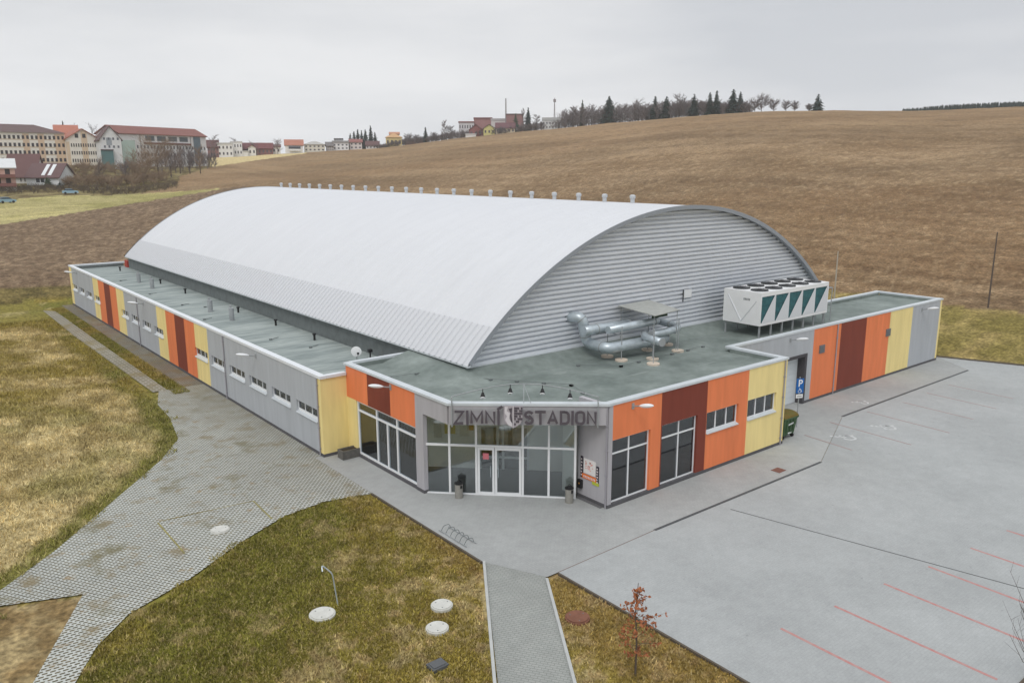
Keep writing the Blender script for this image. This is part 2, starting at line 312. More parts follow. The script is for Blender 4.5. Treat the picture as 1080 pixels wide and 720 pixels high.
# ------------------------------------------------------------------ paving
def brickmat(name, hole, hole2, mortar, bw, rh, ms, stain=None, veg=None, vegthr=.6, rot=0, stainscale=.12, far=0):
    m = bpy.data.materials.new(name); m.use_nodes = True; t = m.node_tree; b = t.nodes['Principled BSDF']; N = t.nodes.new
    b.inputs['Roughness'].default_value = .85; b.inputs['Specular IOR Level'].default_value = .25
    tc = N('ShaderNodeTexCoord'); mp = N('ShaderNodeMapping'); mp.inputs['Rotation'].default_value = (0, 0, rot); t.links.new(tc.outputs['Object'], mp.inputs[0])
    br = N('ShaderNodeTexBrick'); br.inputs['Scale'].default_value = 1; br.inputs['Mortar Size'].default_value = ms; br.inputs['Brick Width'].default_value = bw
    br.inputs['Row Height'].default_value = rh; br.inputs['Mortar Smooth'].default_value = .2
    br.inputs['Color1'].default_value = lin(hole) + (1,); br.inputs['Color2'].default_value = lin(hole2) + (1,); br.inputs['Mortar'].default_value = lin(mortar) + (1,)
    t.links.new(mp.outputs[0], br.inputs[0]); out = br.outputs[0]
    def noise(sc, lo, hi, a, bb, det=6):
        n = N('ShaderNodeTexNoise'); n.inputs['Scale'].default_value = sc; n.inputs['Detail'].default_value = det; n.inputs['Roughness'].default_value = .62
        t.links.new(tc.outputs['Object'], n.inputs[0]); mr = N('ShaderNodeMapRange'); mr.inputs[1].default_value = lo; mr.inputs[2].default_value = hi; mr.inputs[3].default_value = a; mr.inputs[4].default_value = bb
        t.links.new(n.outputs[0], mr.inputs[0]); return mr.outputs[0]
    def scale(o, f):
        x = N('ShaderNodeVectorMath'); x.operation = 'SCALE'; t.links.new(o, x.inputs[0]); t.links.new(f, x.inputs['Scale']); return x.outputs[0]
    if stain: out = scale(out, noise(stainscale, .35, .65, 1 - stain, 1 + stain * .6)); out = scale(out, noise(1.7, .3, .7, 1 - stain * .5, 1 + stain * .5)); out = scale(out, noise(30, .3, .7, .93, 1.07))
    if veg:
        for col, sc, lo in veg:
            mi = N('ShaderNodeMix'); mi.data_type = 'RGBA'; t.links.new(noise(sc, lo - .03, lo + .1, 0, .8), mi.inputs[0]); t.links.new(out, mi.inputs[6]); mi.inputs[7].default_value = lin(col) + (1,); out = mi.outputs[2]
        out = scale(out, noise(14, .3, .7, .94 if name == 'parking_paving' else .82, 1.06 if name == 'parking_paving' else 1.18))
    if name == 'grass_pavers':      # trodden dirt fills the pavers along the building
        sp = N('ShaderNodeSeparateXYZ'); t.links.new(tc.outputs['Object'], sp.inputs[0]); f = []
        for k_, a_, b_ in ((0, -12.5, -6.5), (1, 8, 24)):
            mr = N('ShaderNodeMapRange'); mr.inputs[1].default_value = a_; mr.inputs[2].default_value = b_; t.links.new(sp.outputs[k_], mr.inputs[0]); f.append(mr.outputs[0])
        mu = N('ShaderNodeMath'); mu.operation = 'MULTIPLY'; t.links.new(f[0], mu.inputs[0]); t.links.new(f[1], mu.inputs[1])
        mu2 = N('ShaderNodeMath'); mu2.operation = 'MULTIPLY'; mu2.use_clamp = True; t.links.new(mu.outputs[0], mu2.inputs[0]); t.links.new(noise(.8, .3, .7, .15, 1.0), mu2.inputs[1])
        mi = N('ShaderNodeMix'); mi.data_type = 'RGBA'; t.links.new(mu2.outputs[0], mi.inputs[0]); t.links.new(out, mi.inputs[6]); mi.inputs[7].default_value = lin((130, 125, 110)) + (1,); out = mi.outputs[2]
    t.links.new(out, b.inputs['Base Color'])
    bp = N('ShaderNodeBump'); bp.inputs['Strength'].default_value = .3; bp.inputs['Distance'].default_value = .01
    t.links.new(br.outputs['Fac'], bp.inputs['Height']); t.links.new(bp.outputs[0], b.inputs['Normal'])
    return m
m_park = brickmat('parking_paving', (167, 170, 170), (163, 166, 166), (156, 159, 159), .2, .1, .005, stain=.10, stainscale=.16, veg=[((155, 158, 158), .22, .60), ((112, 113, 112), 2.6, .69)])
m_park2 = None
m_plaza = brickmat('plaza_paving', (165, 167, 166), (161, 163, 162), (150, 152, 151), .2, .1, .006, stain=.13)
m_path = brickmat('path_paving', (158, 160, 156), (152, 155, 151), (130, 133, 129), .2, .1, .01, stain=.14, rot=R(56))
m_pavers = brickmat('grass_pavers', (92, 82, 58), (72, 66, 46), (176, 179, 174), .2, .13, .036, stain=.14, veg=[((124, 112, 84), .9, .58), ((108, 102, 74), .5, .60), ((136, 114, 76), 1.9, .62)], rot=R(4))
m_gravel = brickmat('worn_pavers', (96, 88, 70), (84, 78, 62), (142, 138, 128), .24, .15, .03, stain=.22, veg=[((118, 104, 78), .7, .50), ((92, 86, 56), .4, .62)], rot=R(2))
m_lane = brickmat('lane_strip', (132, 126, 108), (118, 112, 94), (158, 154, 142), .5, .3, .05, stain=.2, veg=[((126, 114, 74), .5, .56)])
def sheet(name, pts, z, m): return struct(MB().poly(pts, z).build(name, m, fix=False))
sheet('grass_paver_yard', [(-6.27, 12.6), (-6.27, 30), (-9.0, 30), (-9.9, 27), (-10.1, 24), (-10.84, 20), (-12.4, 17.4), (-14.84, 14.3), (-18.1, 10.2), (-20.3, 7.9), (-24, 5.2), (-27, 2.2), (-28.5, .2), (-29.5, .8), (-29, -.5), (-26.5, 3.8), (-21.3, 6.6), (-20.3, 7.0), (-18.05, 6.1),
                           (-20.1, 1.9), (-24, -4.6), (-22.9, -5.2), (-19.2, 1.2), (-18.4, 2.6), (-17.2, 3.9), (-15.0, 4.95), (-12.7, 6.5), (-10.46, 7.67), (-8.6, 7.95), (-6.62, 7.45), (-6.62, 12.6)], .05, m_pavers)
sheet('service_strip', [(-6.2, 30), (-6.2, 69.5), (-7.3, 69.5), (-7.6, 30)], .05, m_gravel)
sheet('gravel_lane', [(-8.5, 30), (-8.5, 52), (-8.35, 66), (-9.3, 67.4), (-9.5, 52), (-9.35, 30)], .05, m_lane)
sheet('plaza', [(-6.62, 13), (-6.62, 12.6), (-6.62, -.35), (-5.55, -2.62), (-5.04, -2.62), (-.0, -2.52), (11.6, -2.62), (18.98, .42), (35.3, .42), (37.6, 3.6), (37.6, 8.2), (36, 8), (-1, 8), (-4, 13)], .055, m_plaza)
sheet('car_park', [(-5.04, -2.64), (-5.12, -14.9), (60, -15.2), (60, -8), (43.5, -8), (39.5, -1.5), (37.62, 3.6), (35.3, .40), (18.98, .40), (11.6, -2.64), (0, -2.54)], .06, m_park)
sheet('footpath', [(-6.1, 0), (-5.3, -2.2), (-5.74, -2.8), (-8.7, -7.21), (-14.3, -15.6), (-16.1, -14.5), (-10.33, -6.03), (-6.55, -.4)], .052, m_path)
m_kerb = mat('kerb_stone', (178, 180, 178), .85, var=.08, scale=2, fine=.06)
m_kerbd = mat('edging_dark', (92, 84, 74), .9, var=.12, scale=3)
def strip(name, a, b, w, z0, z1, m):
    a = Vector(a); b = Vector(b); d = (b - a).normalized(); n = Vector((-d.y, d.x)) * w / 2
    return struct(MB().poly([tuple(a + n), tuple(b + n), tuple(b - n), tuple(a - n)], z0, z1).build(name, m))
strip('path_kerb', (-6.6, -.45), (-16.2, -14.4), .09, 0, .12, m_kerb)
strip('path_kerb', (-5.68, -2.75), (-14.3, -15.7), .09, 0, .12, m_kerb)
strip('lawn_edging', (-6.66, 7.45), (-6.66, -.4), .07, 0, .085, m_kerbd)
strip('lawn_edging', (-5.1, -2.7), (-5.17, -14.9), .07, 0, .085, m_kerbd)
strip('lawn_edging', (-5.17, -14.95), (60, -15.25), .08, 0, .09, m_kerbd)
strip('car_park_kerb', (37.68, 3.6), (39.58, -1.5), .12, 0, .15, m_kerbd)
strip('car_park_kerb', (39.58, -1.5), (43.6, -8), .12, 0, .15, m_kerbd)
m_drain = mat('drain_steel', (80, 83, 85), .6, var=.2, scale=8)
strip('drain_channel', (0, -2.54), (11.6, -2.64), .13, .04, .068, m_drain)
strip('drain_channel', (18.98, .41), (35.3, .41), .15, .04, .068, m_drain)
m_joint = mat('joint_dark', (96, 98, 98), .9)
strip('drain_channel', (3.85, -3.2), (6.15, -13.3), .05, .05, .066, m_joint)
strip('paving_joint', (-5.04, -2.63), (0, -2.53), .035, .05, .064, mat('joint_pinkish', (124, 112, 106), .9))
m_red = mat('faded_red_paint', (180, 122, 118), .85, scale=6, rgb2=(176, 146, 142))
m_red2 = mat('worn_red_paint', (152, 138, 136), .85, rgb2=(166, 146, 142), scale=5)
for x, y0, y1 in [(-2.15, -9.4, -14.7), (.28, -9.75, -14.5), (2.85, -10.05, -14.5), (5.2, -10.44, -14.6), (7.8, -10.78, -14.7), (10.4, -11.03, -14.8), (12.95, -11.2, -14.8), (15.5, -11.3, -14.8)]:
    strip('bay_line', (x, y0), (x - .06, y1), .1, .055, .064, m_red)
for x, y0, y1 in [(14.5, 0, -2.7), (17.5, .3, -4.2), (20.9, 0, -4.6), (24.3, -.4, -4.4), (27.4, -.4, -4.4), (30.4, -.4, -4.2)]:
    strip('bay_line', (x, y0), (x - .25, y1), .09, .055, .066, m_red2)
m_yel = mat('yellow_marker', (160, 152, 92), .85, rgb2=(110, 104, 72), scale=7)
strip('bay_line', (-14.57, 10.2), (-14.57, 6.9), .06, .045, .058, m_yel)
strip('bay_line', (-10.86, 9.9), (-10.96, 7.7), .06, .045, .058, m_yel)
strip('bay_line', (-14.5, 10.3), (-10.9, 9.9), .05, .045, .057, mat('yellow_worn', (140, 128, 74), .9, rgb2=(96, 88, 60), scale=9))
m_wp = mat('worn_white_paint', (208, 210, 210), .85, rgb2=(178, 181, 181), scale=9)
def wheelchair(cx, cy, s, a):
    ca, sa = math.cos(a), math.sin(a); mb = MB(lambda x, y, z: (cx + s * (x * ca - y * sa), cy + s * (x * sa + y * ca), z))
    def seg(p, q, w=.09):
        p = Vector(p); q = Vector(q); d = (q - p).normalized(); n = Vector((-d.y, d.x)) * w * .8; mb.poly([tuple(p + n), tuple(q + n), tuple(q - n), tuple(p - n)], .05, .067)
    P = [(.35 * math.cos(t) - .05, .35 * math.sin(t) - .2) for t in np.linspace(R(130), R(400), 12)]
    for i in range(11): seg(P[i], P[i + 1])
    seg((-.1, .55), (-.05, 0)); seg((-.05, 0), (.3, 0)); seg((.3, 0), (.45, -.45)); seg((-.08, .3), (.22, .25)); mb.poly([(-.1 + .1 * math.cos(t), .72 + .1 * math.sin(t)) for t in np.linspace(0, 6, 9)], .05, .067)
    return struct(mb.build('wheelchair_marking', m_wp))
wheelchair(15.8, -1.5, .9, R(30)); wheelchair(19.0, -2.0, .9, R(25)); wheelchair(22.4, 1.15, .7, R(40))

# ------------------------------------------------------------------ the sports hall
ORANGE = mat('orange_panel', (226, 128, 82), .6, var=.05, scale=.8, fine=.055, fscale=2.2, stretch=(1.6, 1.6, .22)); BROWN = mat('brown_panel', (124, 58, 44), .6, var=.06, scale=.8, fine=.055, fscale=2.2, stretch=(1.6, 1.6, .22))
YELLOW = mat('yellow_panel', (234, 214, 148), .6, var=.05, scale=.8, fine=.055, fscale=2.2, stretch=(1.6, 1.6, .22)); GREY = mat('grey_render', (172, 176, 181), .7, var=.04, scale=.7, fine=.055, fscale=2.2, stretch=(1.6, 1.6, .22))
GREY2 = mat('front_grey_render', (172, 170, 174), .7, var=.04, scale=.7, fine=.055, fscale=2.2, stretch=(1.6, 1.6, .22))
PLINTH = mat('plinth_dark', (88, 87, 90), .85, var=.1, scale=4); COPING = mat('coping_metal', (196, 202, 206), .5, var=.06, scale=1.5, spec=.4)
WHITE = mat('white_frame', (226, 228, 230), .5); DARKIN = mat('interior_dark', (66, 64, 66), .9); LIGHTIN = mat('interior_wall', (232, 232, 228), .9); FLOORIN = mat('interior_floor', (104, 104, 106), .6)
MEMB = mat('roof_membrane', (104, 114, 110), .85, var=.16, scale=.5, rgb2=(134, 143, 139), fine=.1, fscale=3, stretch=(1, 1, 1))
MEMBL = mat('roof_membrane_pale', (120, 130, 129), .85, rgb2=(160, 168, 165), scale=.55, fine=.1, fscale=2.2, stretch=(.35, 1.8, 1))
SHEET = mat('gable_sheet', (212, 216, 222), .5, var=.03, scale=1, spec=.4); RWHITE = mat('arched_sheet', (205, 207, 211), .45, var=.015, scale=.5, spec=.4, fine=.02, fscale=1.2, stretch=(.3, 1.5, .3))
RBAND = mat('eave_sheet', (198, 200, 204), .45, spec=.4); GUTTER = mat('gutter_dark', (104, 110, 110), .7, var=.15, scale=2)
GALV = mat('galvanised', (182, 192, 198), .35, var=.12, scale=3, metal=.4, spec=.5); GALVD = mat('galvanised_dull', (150, 154, 156), .6, var=.1, scale=3)
GL_IN = glass('entrance_glass', (.94, .97, .96), .10); GL_DK = glass('window_glass', (.66, .63, .62), .09)
BLACK = mat('black_plastic', (34, 34, 36), .6); STONE = mat('concrete_grey', (140, 138, 132), .9, var=.1, scale=6); PALE = mat('concrete_pale', (196, 196, 190), .9, var=.08, scale=5)
H = empty('sports_hall', (0, 0, 0), 'long winter sports hall with white arched roof and orange, brown, yellow and grey panelled wings', 'sports hall')
def lab(o, t): o['label'] = t; return o
def wallp(F, s0, s1, z0, z1, m, holes=(), th=.22, name='wall_panel', label=None):
    mb = MB(F); ss = sorted({s0, s1} | {h[0] for h in holes} | {h[1] for h in holes}); zz = sorted({z0, z1} | {h[2] for h in holes} | {h[3] for h in holes})
    for i in range(len(ss) - 1):
        zr = z0
        for j in range(len(zz) - 1):
            a, b = (ss[i] + ss[i + 1]) / 2, (zz[j] + zz[j + 1]) / 2
            if any(h[0] < a < h[1] and h[2] < b < h[3] for h in holes):
                if zz[j] > zr: mb.box(ss[i], ss[i + 1], -th, 0, zr, zz[j])
                zr = zz[j + 1]
        if zr < z1: mb.box(ss[i], ss[i + 1], -th, 0, zr, z1)
    o = mb.build(name, m, H)
    if label: o['label'] = label
    return o
def window(F, s0, s1, z0, z1, vs=(), transom=None, vlow=(), fr=.06, n0=-.17, n1=-.11, glassm=None, sill=True, low=0):
    mb = MB(F)
    mb.box(s0, s1, n0, n1, z0, z0 + fr + low); mb.box(s0, s1, n0, n1, z1 - fr, z1); mb.box(s0, s0 + fr, n0, n1, z0 + fr + low, z1 - fr); mb.box(s1 - fr, s1, n0, n1, z0 + fr + low, z1 - fr)
    for v in vs: mb.box(v - fr / 2, v + fr / 2, n0 + .003, n1 + .003, z0 + fr + low, z1 - fr)
    if transom: mb.box(s0 + fr, s1 - fr, n0 + .001, n1 + .006, transom - fr / 2, transom + fr / 2)
    for v in vlow: mb.box(v - fr / 2, v + fr / 2, n0 + .002, n1 + .002, z0 + fr, (transom or z1) - fr / 2)
    w = mb.build('window', WHITE, H)
    MB(F).box(s0 + fr * .5, s1 - fr * .5, n0 + .025, n0 + .035, z0 + fr * .5, z1 - fr * .5).build('pane', glassm or GL_DK, w)
    if sill: MB(F).add([(s0, n1, z0 + .03), (s1, n1, z0 + .03), (s1, .06, z0 - .03), (s0, .06, z0 - .03), (s0, n1, z0 - .01), (s1, n1, z0 - .01), (s1, .06, z0 - .07), (s0, .06, z0 - .07)],
                       [(0, 1, 2, 3), (4, 7, 6, 5), (3, 2, 6, 7), (0, 3, 7, 4), (1, 5, 6, 2), (0, 4, 5, 1)]).build('sill', COPING, w)
    return w
FF = fac(0, 0, 1, 0, 0, -1)      # front wall of the entrance block
FW = fac(0, 3.2, 1, 0, 0, -1)    # right wing
FL = fac(-6.25, 0, 0, 1, -1, 0)  # long left wing
FS = fac(-4.9, 0, 0, 1, -1, 0)   # left side of the entrance block
FY = fac(0, 12.75, 1, 0, 0, -1)  # yellow return
FC = fac(0, 0, 0, 1, -1, 0)      # short wall at the corner
cu = Vector((4.86, -4.06)); CL = cu.length; cu /= CL; cn = Vector((cu.y, -cu.x)); cn = cn if cn.y < 0 else -cn
FD = fac(-4.9, 4.10, cu.x, cu.y, cn.x, cn.y)   # fascia that carries the sign
gu = Vector((4.5, -4.5)); GLN = gu.length; gu /= GLN; gn = Vector((-.7071, -.7071))
FG = fac(-4.8, 6.1, gu.x, gu.y, gn.x, gn.y)    # entrance glazing
# front wall
wallp(FF, .22, 3.15, .2, 4.4, ORANGE, [(.22, 2.5, .2, 2.92)], label='orange panel round the tall window next to the entrance corner')
MB(FF).box(0, .22, -.0, .0, 0, 0)
wallp(FF, 0.0, .22, .2, 4.4, GREY2, name='wall_panel', label='grey corner strip')
wallp(FF, 3.15, 6.22, .2, 4.4, BROWN, [(3.22, 5.6, .2, 2.92)])
wallp(FF, 6.22, 9.3, .2, 4.4, ORANGE, [(6.24, 8.6, 1.9, 2.88)])
wallp(FF, 9.3, 12.45, .2, 4.4, YELLOW, [(9.32, 11.66, 1.9, 2.88)])
window(FF, .22, 2.5, .2, 2.92, vs=(1.3,), transom=2.3, sill=False); window(FF, 3.22, 5.6, .2, 2.92, vs=(4.45,), transom=2.3, sill=False)
window(FF, 6.24, 8.6, 1.95, 2.88, vs=(7.03, 7.82)); window(FF, 9.32, 11.66, 1.95, 2.88, vs=(10.1, 10.88))
# return wall of block and right wing
FR = fac(12.45, 0, 0, 1, 1, 0)
wallp(FR, .22, 3.2, .2, 4.4, YELLOW)
wallp(FW, 12.45, 19.7, .2, 4.4, GREY, [(14.6, 19.55, .2, 2.95)])
o = MB(FW); o.box(14.2, 19.62, -.5, .03, 2.9, 3.08); o.box(19.42, 19.62, -.5, .03, .0, 2.9); o.box(14.2, 14.4, -.5, .03, 0, 2.9); o.build('door_surround', mat('door_surround_grey', (74, 72, 76), .7), H)
d = MB(FW); d.box(14.4, 19.42, -.5, -.45, .06, 2.9)
for k in range(8): d.box(14.45, 19.4, -.45, -.435, .1 + k * .35, .1 + k * .35 + .33)
d.build('door', mat('door_pale', (206, 212, 216), .6), H)
wallp(FW, 19.7, 20.2, .2, 4.4, GREY); wallp(FW, 20.2, 23.2, .2, 4.4, ORANGE); wallp(FW, 23.2, 26.25, .2, 4.4, BROWN); wallp(FW, 26.25, 29.3, .2, 4.4, ORANGE)
wallp(FW, 29.3, 32.4, .2, 4.4, YELLOW); wallp(FW, 32.4, 36.5, .2, 4.4, GREY); wallp(FW, 36.5, 36.75, .2, 4.4, YELLOW)
FE = fac(36.75, 0, 0, 1, 1, 0); wallp(FE, 3.43, 7.9, .2, 4.4, YELLOW)
wallp(fac(0, 7.9, 1, 0, 0, 1), 12.45, 36.5, .2, 4.4, GREY)
for s, z in ((21.15, 3.1), (29.15, 3.05)):
    g = MB(FW); g.box(s - .28, s + .28, .0, .05, z - .24, z + .24)
    for k in range(6): g.box(s - .24, s + .24, .05, .07, z - .2 + k * .07, z - .16 + k * .07)
    g.build('wall_vent', mat('vent_grey', (112, 116, 120), .6), H)
# left wing
def lp(s0, s1, m, hol=()): return wallp(FL, s0, s1, .2, 3.92, m, [(a, b, 1.72, 2.3) for a, b in hol])
WL = [(13.23 + 3.1 * k, 15.6 + 3.1 * k) for k in range(6)] + [(38.05 + 3.12 * k, 40.2 + 3.12 * k) for k in range(4)] + [(57.0 + 3.15 * k, 59.2 + 3.15 * k) for k in range(4)]
def cut(a, b): return [(max(a, p), min(b, q)) for p, q in WL if p < b and q > a]
cuts = [(12.75, 13.2, YELLOW), (13.2, 28.5, GREY), (28.5, 30.95, YELLOW), (30.95, 33.0, ORANGE), (33.0, 35.05, BROWN), (35.05, 37.1, ORANGE), (37.1, 39.35, YELLOW), (39.35, 48.4, GREY),
        (48.4, 50.8, YELLOW), (50.8, 52.95, ORANGE), (52.95, 55.0, BROWN), (55.0, 57.2, ORANGE), (57.2, 59.3, YELLOW), (59.3, 68.4, GREY), (68.4, 69.5, YELLOW)]
# the first stretch of windows sits as in the photograph: yellow panels carry half of a window
for a, b, m in cuts: lp(a, b, m, cut(a, b))
for a, b in WL: window(FL, a, b, 1.72, 2.3, vs=(a + (b - a) / 3, b - (b - a) / 3), fr=.05, low=.1, n0=-.15, n1=-.1)
wallp(FY, -6.25 + .22, -4.9, .2, 3.92, YELLOW, th=.22, label='wide yellow end wall of the left wing')
wallp(fac(0, 69.5, 1, 0, 0, 1), -6.03, -1.2, .2, 3.92, YELLOW)
MB().box(-1.28, -1.08, 67.3, 68.3, 3.6, 4.3).build('wall_panel', mat('red_end', (168, 62, 48), .7), H)
# block side and grey pier
wallp(FS, 6.6, 8.65, 2.85, 4.4, ORANGE); wallp(FS, 8.65, 10.7, 2.85, 4.4, BROWN); wallp(FS, 10.7, 12.75, 2.85, 4.4, ORANGE)
wallp(FS, 6.0, 6.6, .2, 4.4, GREY2); wallp(FS, 11.85, 12.75, .2, 2.85, YELLOW)
wallp(FS, 4.2, 6.0, 3.6, 4.4, GREY2)
window(FS, 6.62, 11.84, .2, 2.85, vs=(10.04, 8.25), transom=2.38, vlow=(9.1,), fr=.08, glassm=GL_IN, n0=-.14, n1=-.06, sill=False)
wallp(FD, 0.02, CL - .02, 3.6, 4.4, GREY2, label='grey fascia that carries the sign')
MB().poly([(-4.88, 4.3), (-4.88, 6.0), (-4.8, 6.12), (-.3, 1.62), (-.2, .2)], 3.605, 3.66).build('soffit', GREY2, H)
wallp(FC, .22, 1.75, .2, 4.4, GREY2, label='grey wall with the notice board')
# plinths
pl = MB()
pl.box(-.02 + .0, 12.47, -.02, .2, 0, .2); pl.box(12.25, 12.47, .2, 3.18, 0, .2); pl.box(12.47, 14.2, 3.18, 3.4, 0, .2); pl.box(19.6, 36.77, 3.18, 3.4, 0, .2); pl.box(36.55, 36.77, 3.4, 7.92, 0, .2)
pl.box(-6.27, -6.05, 12.73, 69.52, 0, .2); pl.box(-6.05, -4.92, 12.73, 12.95, 0, .2); pl.box(-4.92, -4.7, 6.0, 6.6, 0, .2); pl.box(-.02, .2, .2, 1.77, 0, .2); pl.box(-4.9, -4.7, 6.6, 12.7, 0, .19); pl.box(12.4, 36.5, 7.7, 7.92, 0, .2)
pl.build('plinth', PLINTH, H)
# entrance glazing and doors
g = MB(FG); P = [.0, 1.08, 2.22, 4.18, 5.27, GLN]
for i, s in enumerate(P): g.box(s - .045, s + .045, -.05, .05, .03, 3.6)
g.box(.045, GLN - .045, -.045, .047, .03, .11); g.box(.045, GLN - .045, -.045, .055, 2.2, 2.29); g.box(.045, GLN - .045, -.045, .047, 3.52, 3.6)
eg = g.build('entrance_glazing', WHITE, H)
for i in range(5):
    if i != 2: MB(FG).box(P[i] + .02, P[i + 1] - .02, -.006, .006, .08, 2.22).build('pane', GL_IN, eg)
    MB(FG).box(P[i] + .02, P[i + 1] - .02, -.006, .006, 2.27, 3.55).build('pane', GL_IN, eg)
for a, b in ((2.27, 3.0), (3.0, 4.13)):
    dd = MB(FG); dd.box(a + .01, a + .1, -.03, .06, .06, 2.19); dd.box(b - .1, b - .01, -.03, .06, .06, 2.19); dd.box(a + .1, b - .1, -.03, .06, .06, .2); dd.box(a + .1, b - .1, -.03, .06, 2.08, 2.19)
    dr = dd.build('door', WHITE, H); MB(FG).box(a + .09, b - .09, .0, .012, .15, 2.12).build('pane', GL_IN, dr)
    hs = b - .16 if a < 2.5 else a + .16
    MB(FG).tube([(hs, .12, .9), (hs, .12, 1.4)], .018, 6).build('handle', GALV, dr)
MB(FG).box(2.5, 2.75, .02, .03, 1.66, 1.92).build('door_notice', mat('pink_notice', (206, 120, 130), .7), H)
# interior seen through the glass
MB().poly([(-4.7, 6.2), (-.2, 1.7), (-.2, .2), (12.2, .2), (12.2, 7.8), (-1.2, 7.8), (-1.2, 12.5), (-4.7, 12.5)], .03, .07).build('interior_floor', FLOORIN, H)
iw = MB(); iw.box(-1.2, 12.2, 7.6, 7.75, .07, 4.15); iw.box(-1.3, -1.2, 7.6, 12.5, .07, 4.15); iw.box(-4.7, -1.3, 12.35, 12.5, .07, 4.15); iw.box(2.9, 3.0, .25, 7.6, .07, 4.15); iw.box(-.1, .1, 1.9, 2.6, .07, 4.15)
iw.build('interior_wall', LIGHTIN, H)
FI = fac(-4.8 + 2.1, 6.1 + 2.1, gu.x, gu.y, gn.x, gn.y)
vw = MB(FI); vw.box(-.6, 1.9, -.1, 0, .07, 4.15); vw.box(4.2, 6.4, -.1, 0, .07, 4.15); vw.box(1.9, 4.2, -.1, 0, 2.75, 4.15); vw.build('interior_wall', LIGHTIN, H)
vf = MB(FI)
for s in (1.95, 2.75, 3.0, 4.15): vf.box(s - .05, s + .05, -.06, .05, .07, 2.75)
vf.box(2.0, 4.1, -.06, .045, 2.66, 2.75); vf.box(2.0, 4.1, -.06, .045, .6, .7); vf.box(2.0, 4.1, -.06, .045, 2.1, 2.2); vfo = vf.build('inner_door', WHITE, H)
MB(FI).box(2.0, 4.1, -.01, .0, .1, 2.7).build('pane', GL_DK, vfo)
for s, z, w, h, c in ((.3, 1.7, .5, .6, (214, 196, 120)), (1.0, 1.6, .45, .55, (220, 218, 208)), (-.2, 1.5, .35, .7, (206, 204, 196)), (1.35, 1.9, .3, .4, (206, 150, 60)), (5.0, 1.5, .5, .7, (224, 226, 226))):
    MB(FI).box(s, s + w, .0, .02, z, z + h).build('wall_poster', mat('poster%d%d' % (c[0], c[2]), c, .7), H)
# copings
cp = MB()
def cope(a, b, w, z0, z1):
    a = Vector(a); b = Vector(b); dd = (b - a).normalized(); n = Vector((-dd.y, dd.x)) * w / 2; cp.poly([tuple(a + n), tuple(b + n), tuple(b - n), tuple(a - n)], z0, z1)
cope((-.05, .13), (12.5, .13), .34, 4.4, 4.5); cope((12.33, .302), (12.33, 3.168), .34, 4.4, 4.5); cope((12.17, 3.34), (36.85, 3.34), .34, 4.402, 4.502); cope((36.63, 3.513), (36.63, 8.05), .34, 4.4, 4.5); cope((28.9, 7.83), (36.458, 7.83), .3, 4.4, 4.5)
cope((-4.78, 4.12), (-4.78, 12.9), .34, 4.4, 4.5); cope((-4.608, 12.83), (-1.0, 12.83), .28, 4.4, 4.5)
cp.poly([(-4.95, 4.115), (-.05, -.035), (.12, .295), (-4.61, 4.25)], 4.398, 4.499)
cp.build('coping', COPING, H)
cp = MB(); cope((-6.12, 12.68), (-6.12, 69.6), .34, 3.92, 4.06); cope((-5.948, 12.82), (-4.92, 12.82), .3, 3.922, 4.062); cope((-5.948, 69.42), (-1.0, 69.42), .34, 3.92, 4.06); cp.build('coping', mat('coping_white', (216, 220, 224), .5, var=.04, scale=1), H)
# inner faces of parapets
ip = MB(); ip.box(-6.03, -5.95, 12.9, 69.3, 3.6, 3.92); ip.box(-5.95, -1.2, 69.2, 69.28, 3.5, 3.92); ip.build('parapet', GUTTER, H)
for q_ in ((12.17, 12.229, .3, 3.2, 4.2, 4.4), (.2, 12.17, .223, .26, 4.2, 4.4), (12.5, 36.4, 3.423, 3.46, 4.2, 4.4), (36.45, 36.53, 3.5, 7.6, 4.2, 4.4), (-4.679, -4.64, 4.5, 12.6, 4.2, 4.4), (-4.6, -1.2, 12.64, 12.699, 4.2, 4.4), (28.8, 36.4, 7.64, 7.69, 4.2, 4.4)): MB().box(*q_).build('parapet', MEMB, H)
MB().box(-1.3, -1.2, 8.2, 12.6, 4.2, 4.75).add([(-3.0, 6.6, 4.221), (-1.3, 7.9, 4.62), (-1.3, 12.62, 4.7), (-3.0, 12.62, 4.221)], [(0, 1, 2, 3)]).add([(-3.0, 6.6, 4.221), (28, 6.6, 4.221), (28, 7.9, 4.62), (-1.3, 7.9, 4.62)], [(0, 1, 2, 3)]).build('upstand', MEMB, H)
# flat roofs
fl = MB().box(-5.95, -1.2, 12.95, 69.2, 3.45, 3.62).build('flat_roof', MEMBL, H); fl['label'] = 'pale membrane roof of the long left wing'
fr = MB(); fr.poly([(-4.68, 4.35), (-.05, .22), (12.23, .22), (12.23, 3.42), (36.53, 3.42), (36.53, 7.7), (28.0, 7.7), (28, 8.2), (-1.2, 8.2), (-1.2, 12.7), (-4.68, 12.7)], 4.1, 4.22)
fr = fr.build('flat_roof', MEMB, H); fr['label'] = 'grey-green membrane roof over the entrance block and right wing'
